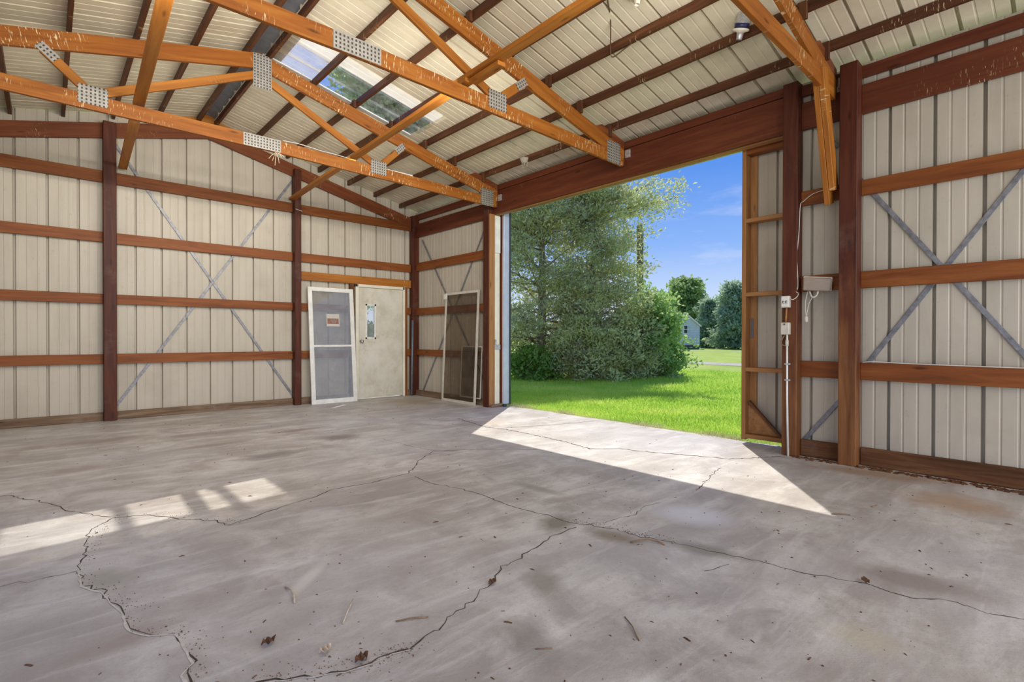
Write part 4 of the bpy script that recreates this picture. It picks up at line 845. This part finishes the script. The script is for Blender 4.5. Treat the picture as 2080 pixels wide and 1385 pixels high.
MT['polewood'] = wood('pole_wood', (0.12, 0.09, 0.07), (0.24, 0.19, 0.15), (0.34, 0.28, 0.23), rough=0.9, knots=False)
pl = thing('utility_pole', 'weathered wooden pole standing behind the cedars', 'pole', (15.9, 10.8, -0.1))
beam('shaft', (15.9, 10.8, -0.2), (15.9, 10.8, 5.25), 0.20, 0.20, MT['polewood'], pl, up=(1, 0, 0), bev=0.04)
Vc = rng.normal(0, 1, (500, 3))*np.array([0.16, 0.16, 1.5])+np.array([15.9, 10.8, 2.2]); V, F = sprays(Vc, np.tile([0, 0, 1.0], (500, 1)), 0.12, 0.05); trimesh('ivy', V, F, MT['vine'], pl)
# grass blades on the near lawn
def blades(n, box_, h, w, name, label):
    x = box_[0]+(box_[1]-box_[0])*rng.random(n)**1.5; y = (0.26*x+0.2)+rng.random(n)*((1.16*x+0.4)-(0.26*x+0.2))
    a = rng.uniform(0, 6.28, n); hh = h*rng.uniform(0.5, 1.3, n)*(1+1.3*np.clip((x+0.25*y-13.2)/2, 0, 1)*(y > 6)*(x < 15)); ww = w*rng.uniform(0.7, 1.3, n)*(1+0.05*x); bz = -0.06-0.035*np.clip((x-6)/4, 0, 1)
    bend = rng.normal(0, 0.45, (n, 2))*hh[:, None]
    V = np.stack([np.stack([x-np.cos(a)*ww, y-np.sin(a)*ww, bz], 1), np.stack([x+np.cos(a)*ww, y+np.sin(a)*ww, bz], 1), np.stack([x+bend[:, 0], y+bend[:, 1], bz+hh], 1)], 1).reshape(-1, 3)
    o = trimesh(name, V, np.arange(3*n).reshape(-1, 3), MT['grass']); return tag(o, label, 'grass', kind='stuff')
blades(150000, (5.98, 19.0), 0.06, 0.008, 'grass', 'short bright green grass beyond the slab edge')

MT['strawgrass'] = leafmat('dry_edge_grass', (0.50, 0.50, 0.24), (0.62, 0.60, 0.32), (0.74, 0.68, 0.44), 0.4, 1.5)
n = 7000; x = 5.94+np.abs(rng.normal(0, 0.09, n)); y = rng.uniform(2.1, 6.7, n); a = rng.uniform(0, 6.28, n); hh = rng.uniform(0.01, 0.05, n)*(1+0.8*(np.sin(y*5)+np.sin(y*2.3) > 0.6)); bend = rng.normal(0, 0.8, (n, 2))*hh[:, None]; w_ = 0.006
V = np.stack([np.stack([x-np.cos(a)*w_, y-np.sin(a)*w_, x*0-0.06], 1), np.stack([x+np.cos(a)*w_, y+np.sin(a)*w_, x*0-0.06], 1), np.stack([x+bend[:, 0], y+bend[:, 1], hh-0.03], 1)], 1).reshape(-1, 3)
o = trimesh('dry_edge_grass', V, np.arange(3*n).reshape(-1, 3), MT['strawgrass']); tag(o, 'pale dry grass and weeds fringing the slab edge', 'grass', kind='stuff')

# ------------------------------------------------------------------ white shed far off
SH = thing('garden_shed', 'small white shed with grey roof and one window across the lawn', 'shed', (54.3, 30.3, -0.1))
MT['siding'] = plain('white_siding', (0.62, 0.64, 0.66), 0.6, 0, 0.05, 3); MT['shingle'] = plain('grey_shingle', (0.25, 0.25, 0.28), 0.9, 0, 0.25, 8); MT['skirting'] = plain('dark_skirting', (0.11, 0.11, 0.10), 0.9, 0, 0.2, 3)
sx = Vector((0.486, -0.874, 0)); sd = Vector((0.874, 0.486, 0)); so_ = Vector((53.3, 32.0, -0.1))   # front wall runs along sx, depth along sd
def SP(a, d, z): return so_+sx*a+sd*d+Vector((0, 0, z))
wv = 3.1; wh = 2.75; pk = 4.15
def lapwall(name, fn, prof, z0, n, top):
    V = []; F = []; hgt = (top-z0)/n
    for i in range(n):
        za = z0+i*hgt; zb = za+hgt
        la, ra = prof(za); lb, rb = prof(zb-0.001); k = len(V)
        V += [fn(la, za, 0.05), fn(ra, za, 0.05), fn(rb, zb, 0.0), fn(lb, zb, 0.0)]; F.append((k, k+1, k+2, k+3))
        V += [fn(la, za, 0.0), fn(ra, za, 0.0)]; F.append((k+4, k+5, k+1, k))
    return mesh(name, V, F, MT['siding'], SH)
lapwall('gable_wall', lambda a, z, o: SP(a, -o, z), lambda z: (0, wv) if z <= wh else ((z-wh)/(pk-wh)*wv/2, wv-(z-wh)/(pk-wh)*wv/2), 0.5, 13, pk-0.02)
lapwall('side_wall', lambda a, z, o: SP(-o, 4.0-a, z), lambda z: (0, 4.0), 0.5, 8, wh)
box_sk = mesh('skirting', [SP(-0.02, -0.02, 0), SP(wv, -0.02, 0), SP(wv, -0.02, 0.5), SP(-0.02, -0.02, 0.5), SP(-0.02, 4, 0), SP(-0.02, 4, 0.5)], [(0, 1, 2, 3), (4, 0, 3, 5)], MT['skirting'], SH)
for s in (0, 1):
    e0 = -0.18 if s == 0 else wv+0.18; zz = wh-0.10
    V = [SP(e0, -0.2, zz), SP(wv/2, -0.2, pk+0.08), SP(wv/2, 4.2, pk+0.08), SP(e0, 4.2, zz)]; V += [v-Vector((0, 0, 0.1)) for v in V]
    mesh('roof', V, [(0, 1, 2, 3), (7, 6, 5, 4), (0, 4, 5, 1), (1, 5, 6, 2), (2, 6, 7, 3), (3, 7, 4, 0)], MT['shingle'], SH)
    beam('rake_board', SP(e0, -0.22, zz-0.08), SP(wv/2, -0.22, pk), 0.04, 0.14, MT['white'], SH)
wn = mesh('window', [SP(1.35, -0.07, 1.75), SP(1.85, -0.07, 1.75), SP(1.85, -0.07, 2.75), SP(1.35, -0.07, 2.75)], [(0, 1, 2, 3)], MT['white'], SH)
for z in (1.83, 2.28): mesh('pane', [SP(1.43, -0.09, z), SP(1.77, -0.09, z), SP(1.77, -0.09, z+0.38), SP(1.43, -0.09, z+0.38)], [(0, 1, 2, 3)], MT['darkgreen'], wn)
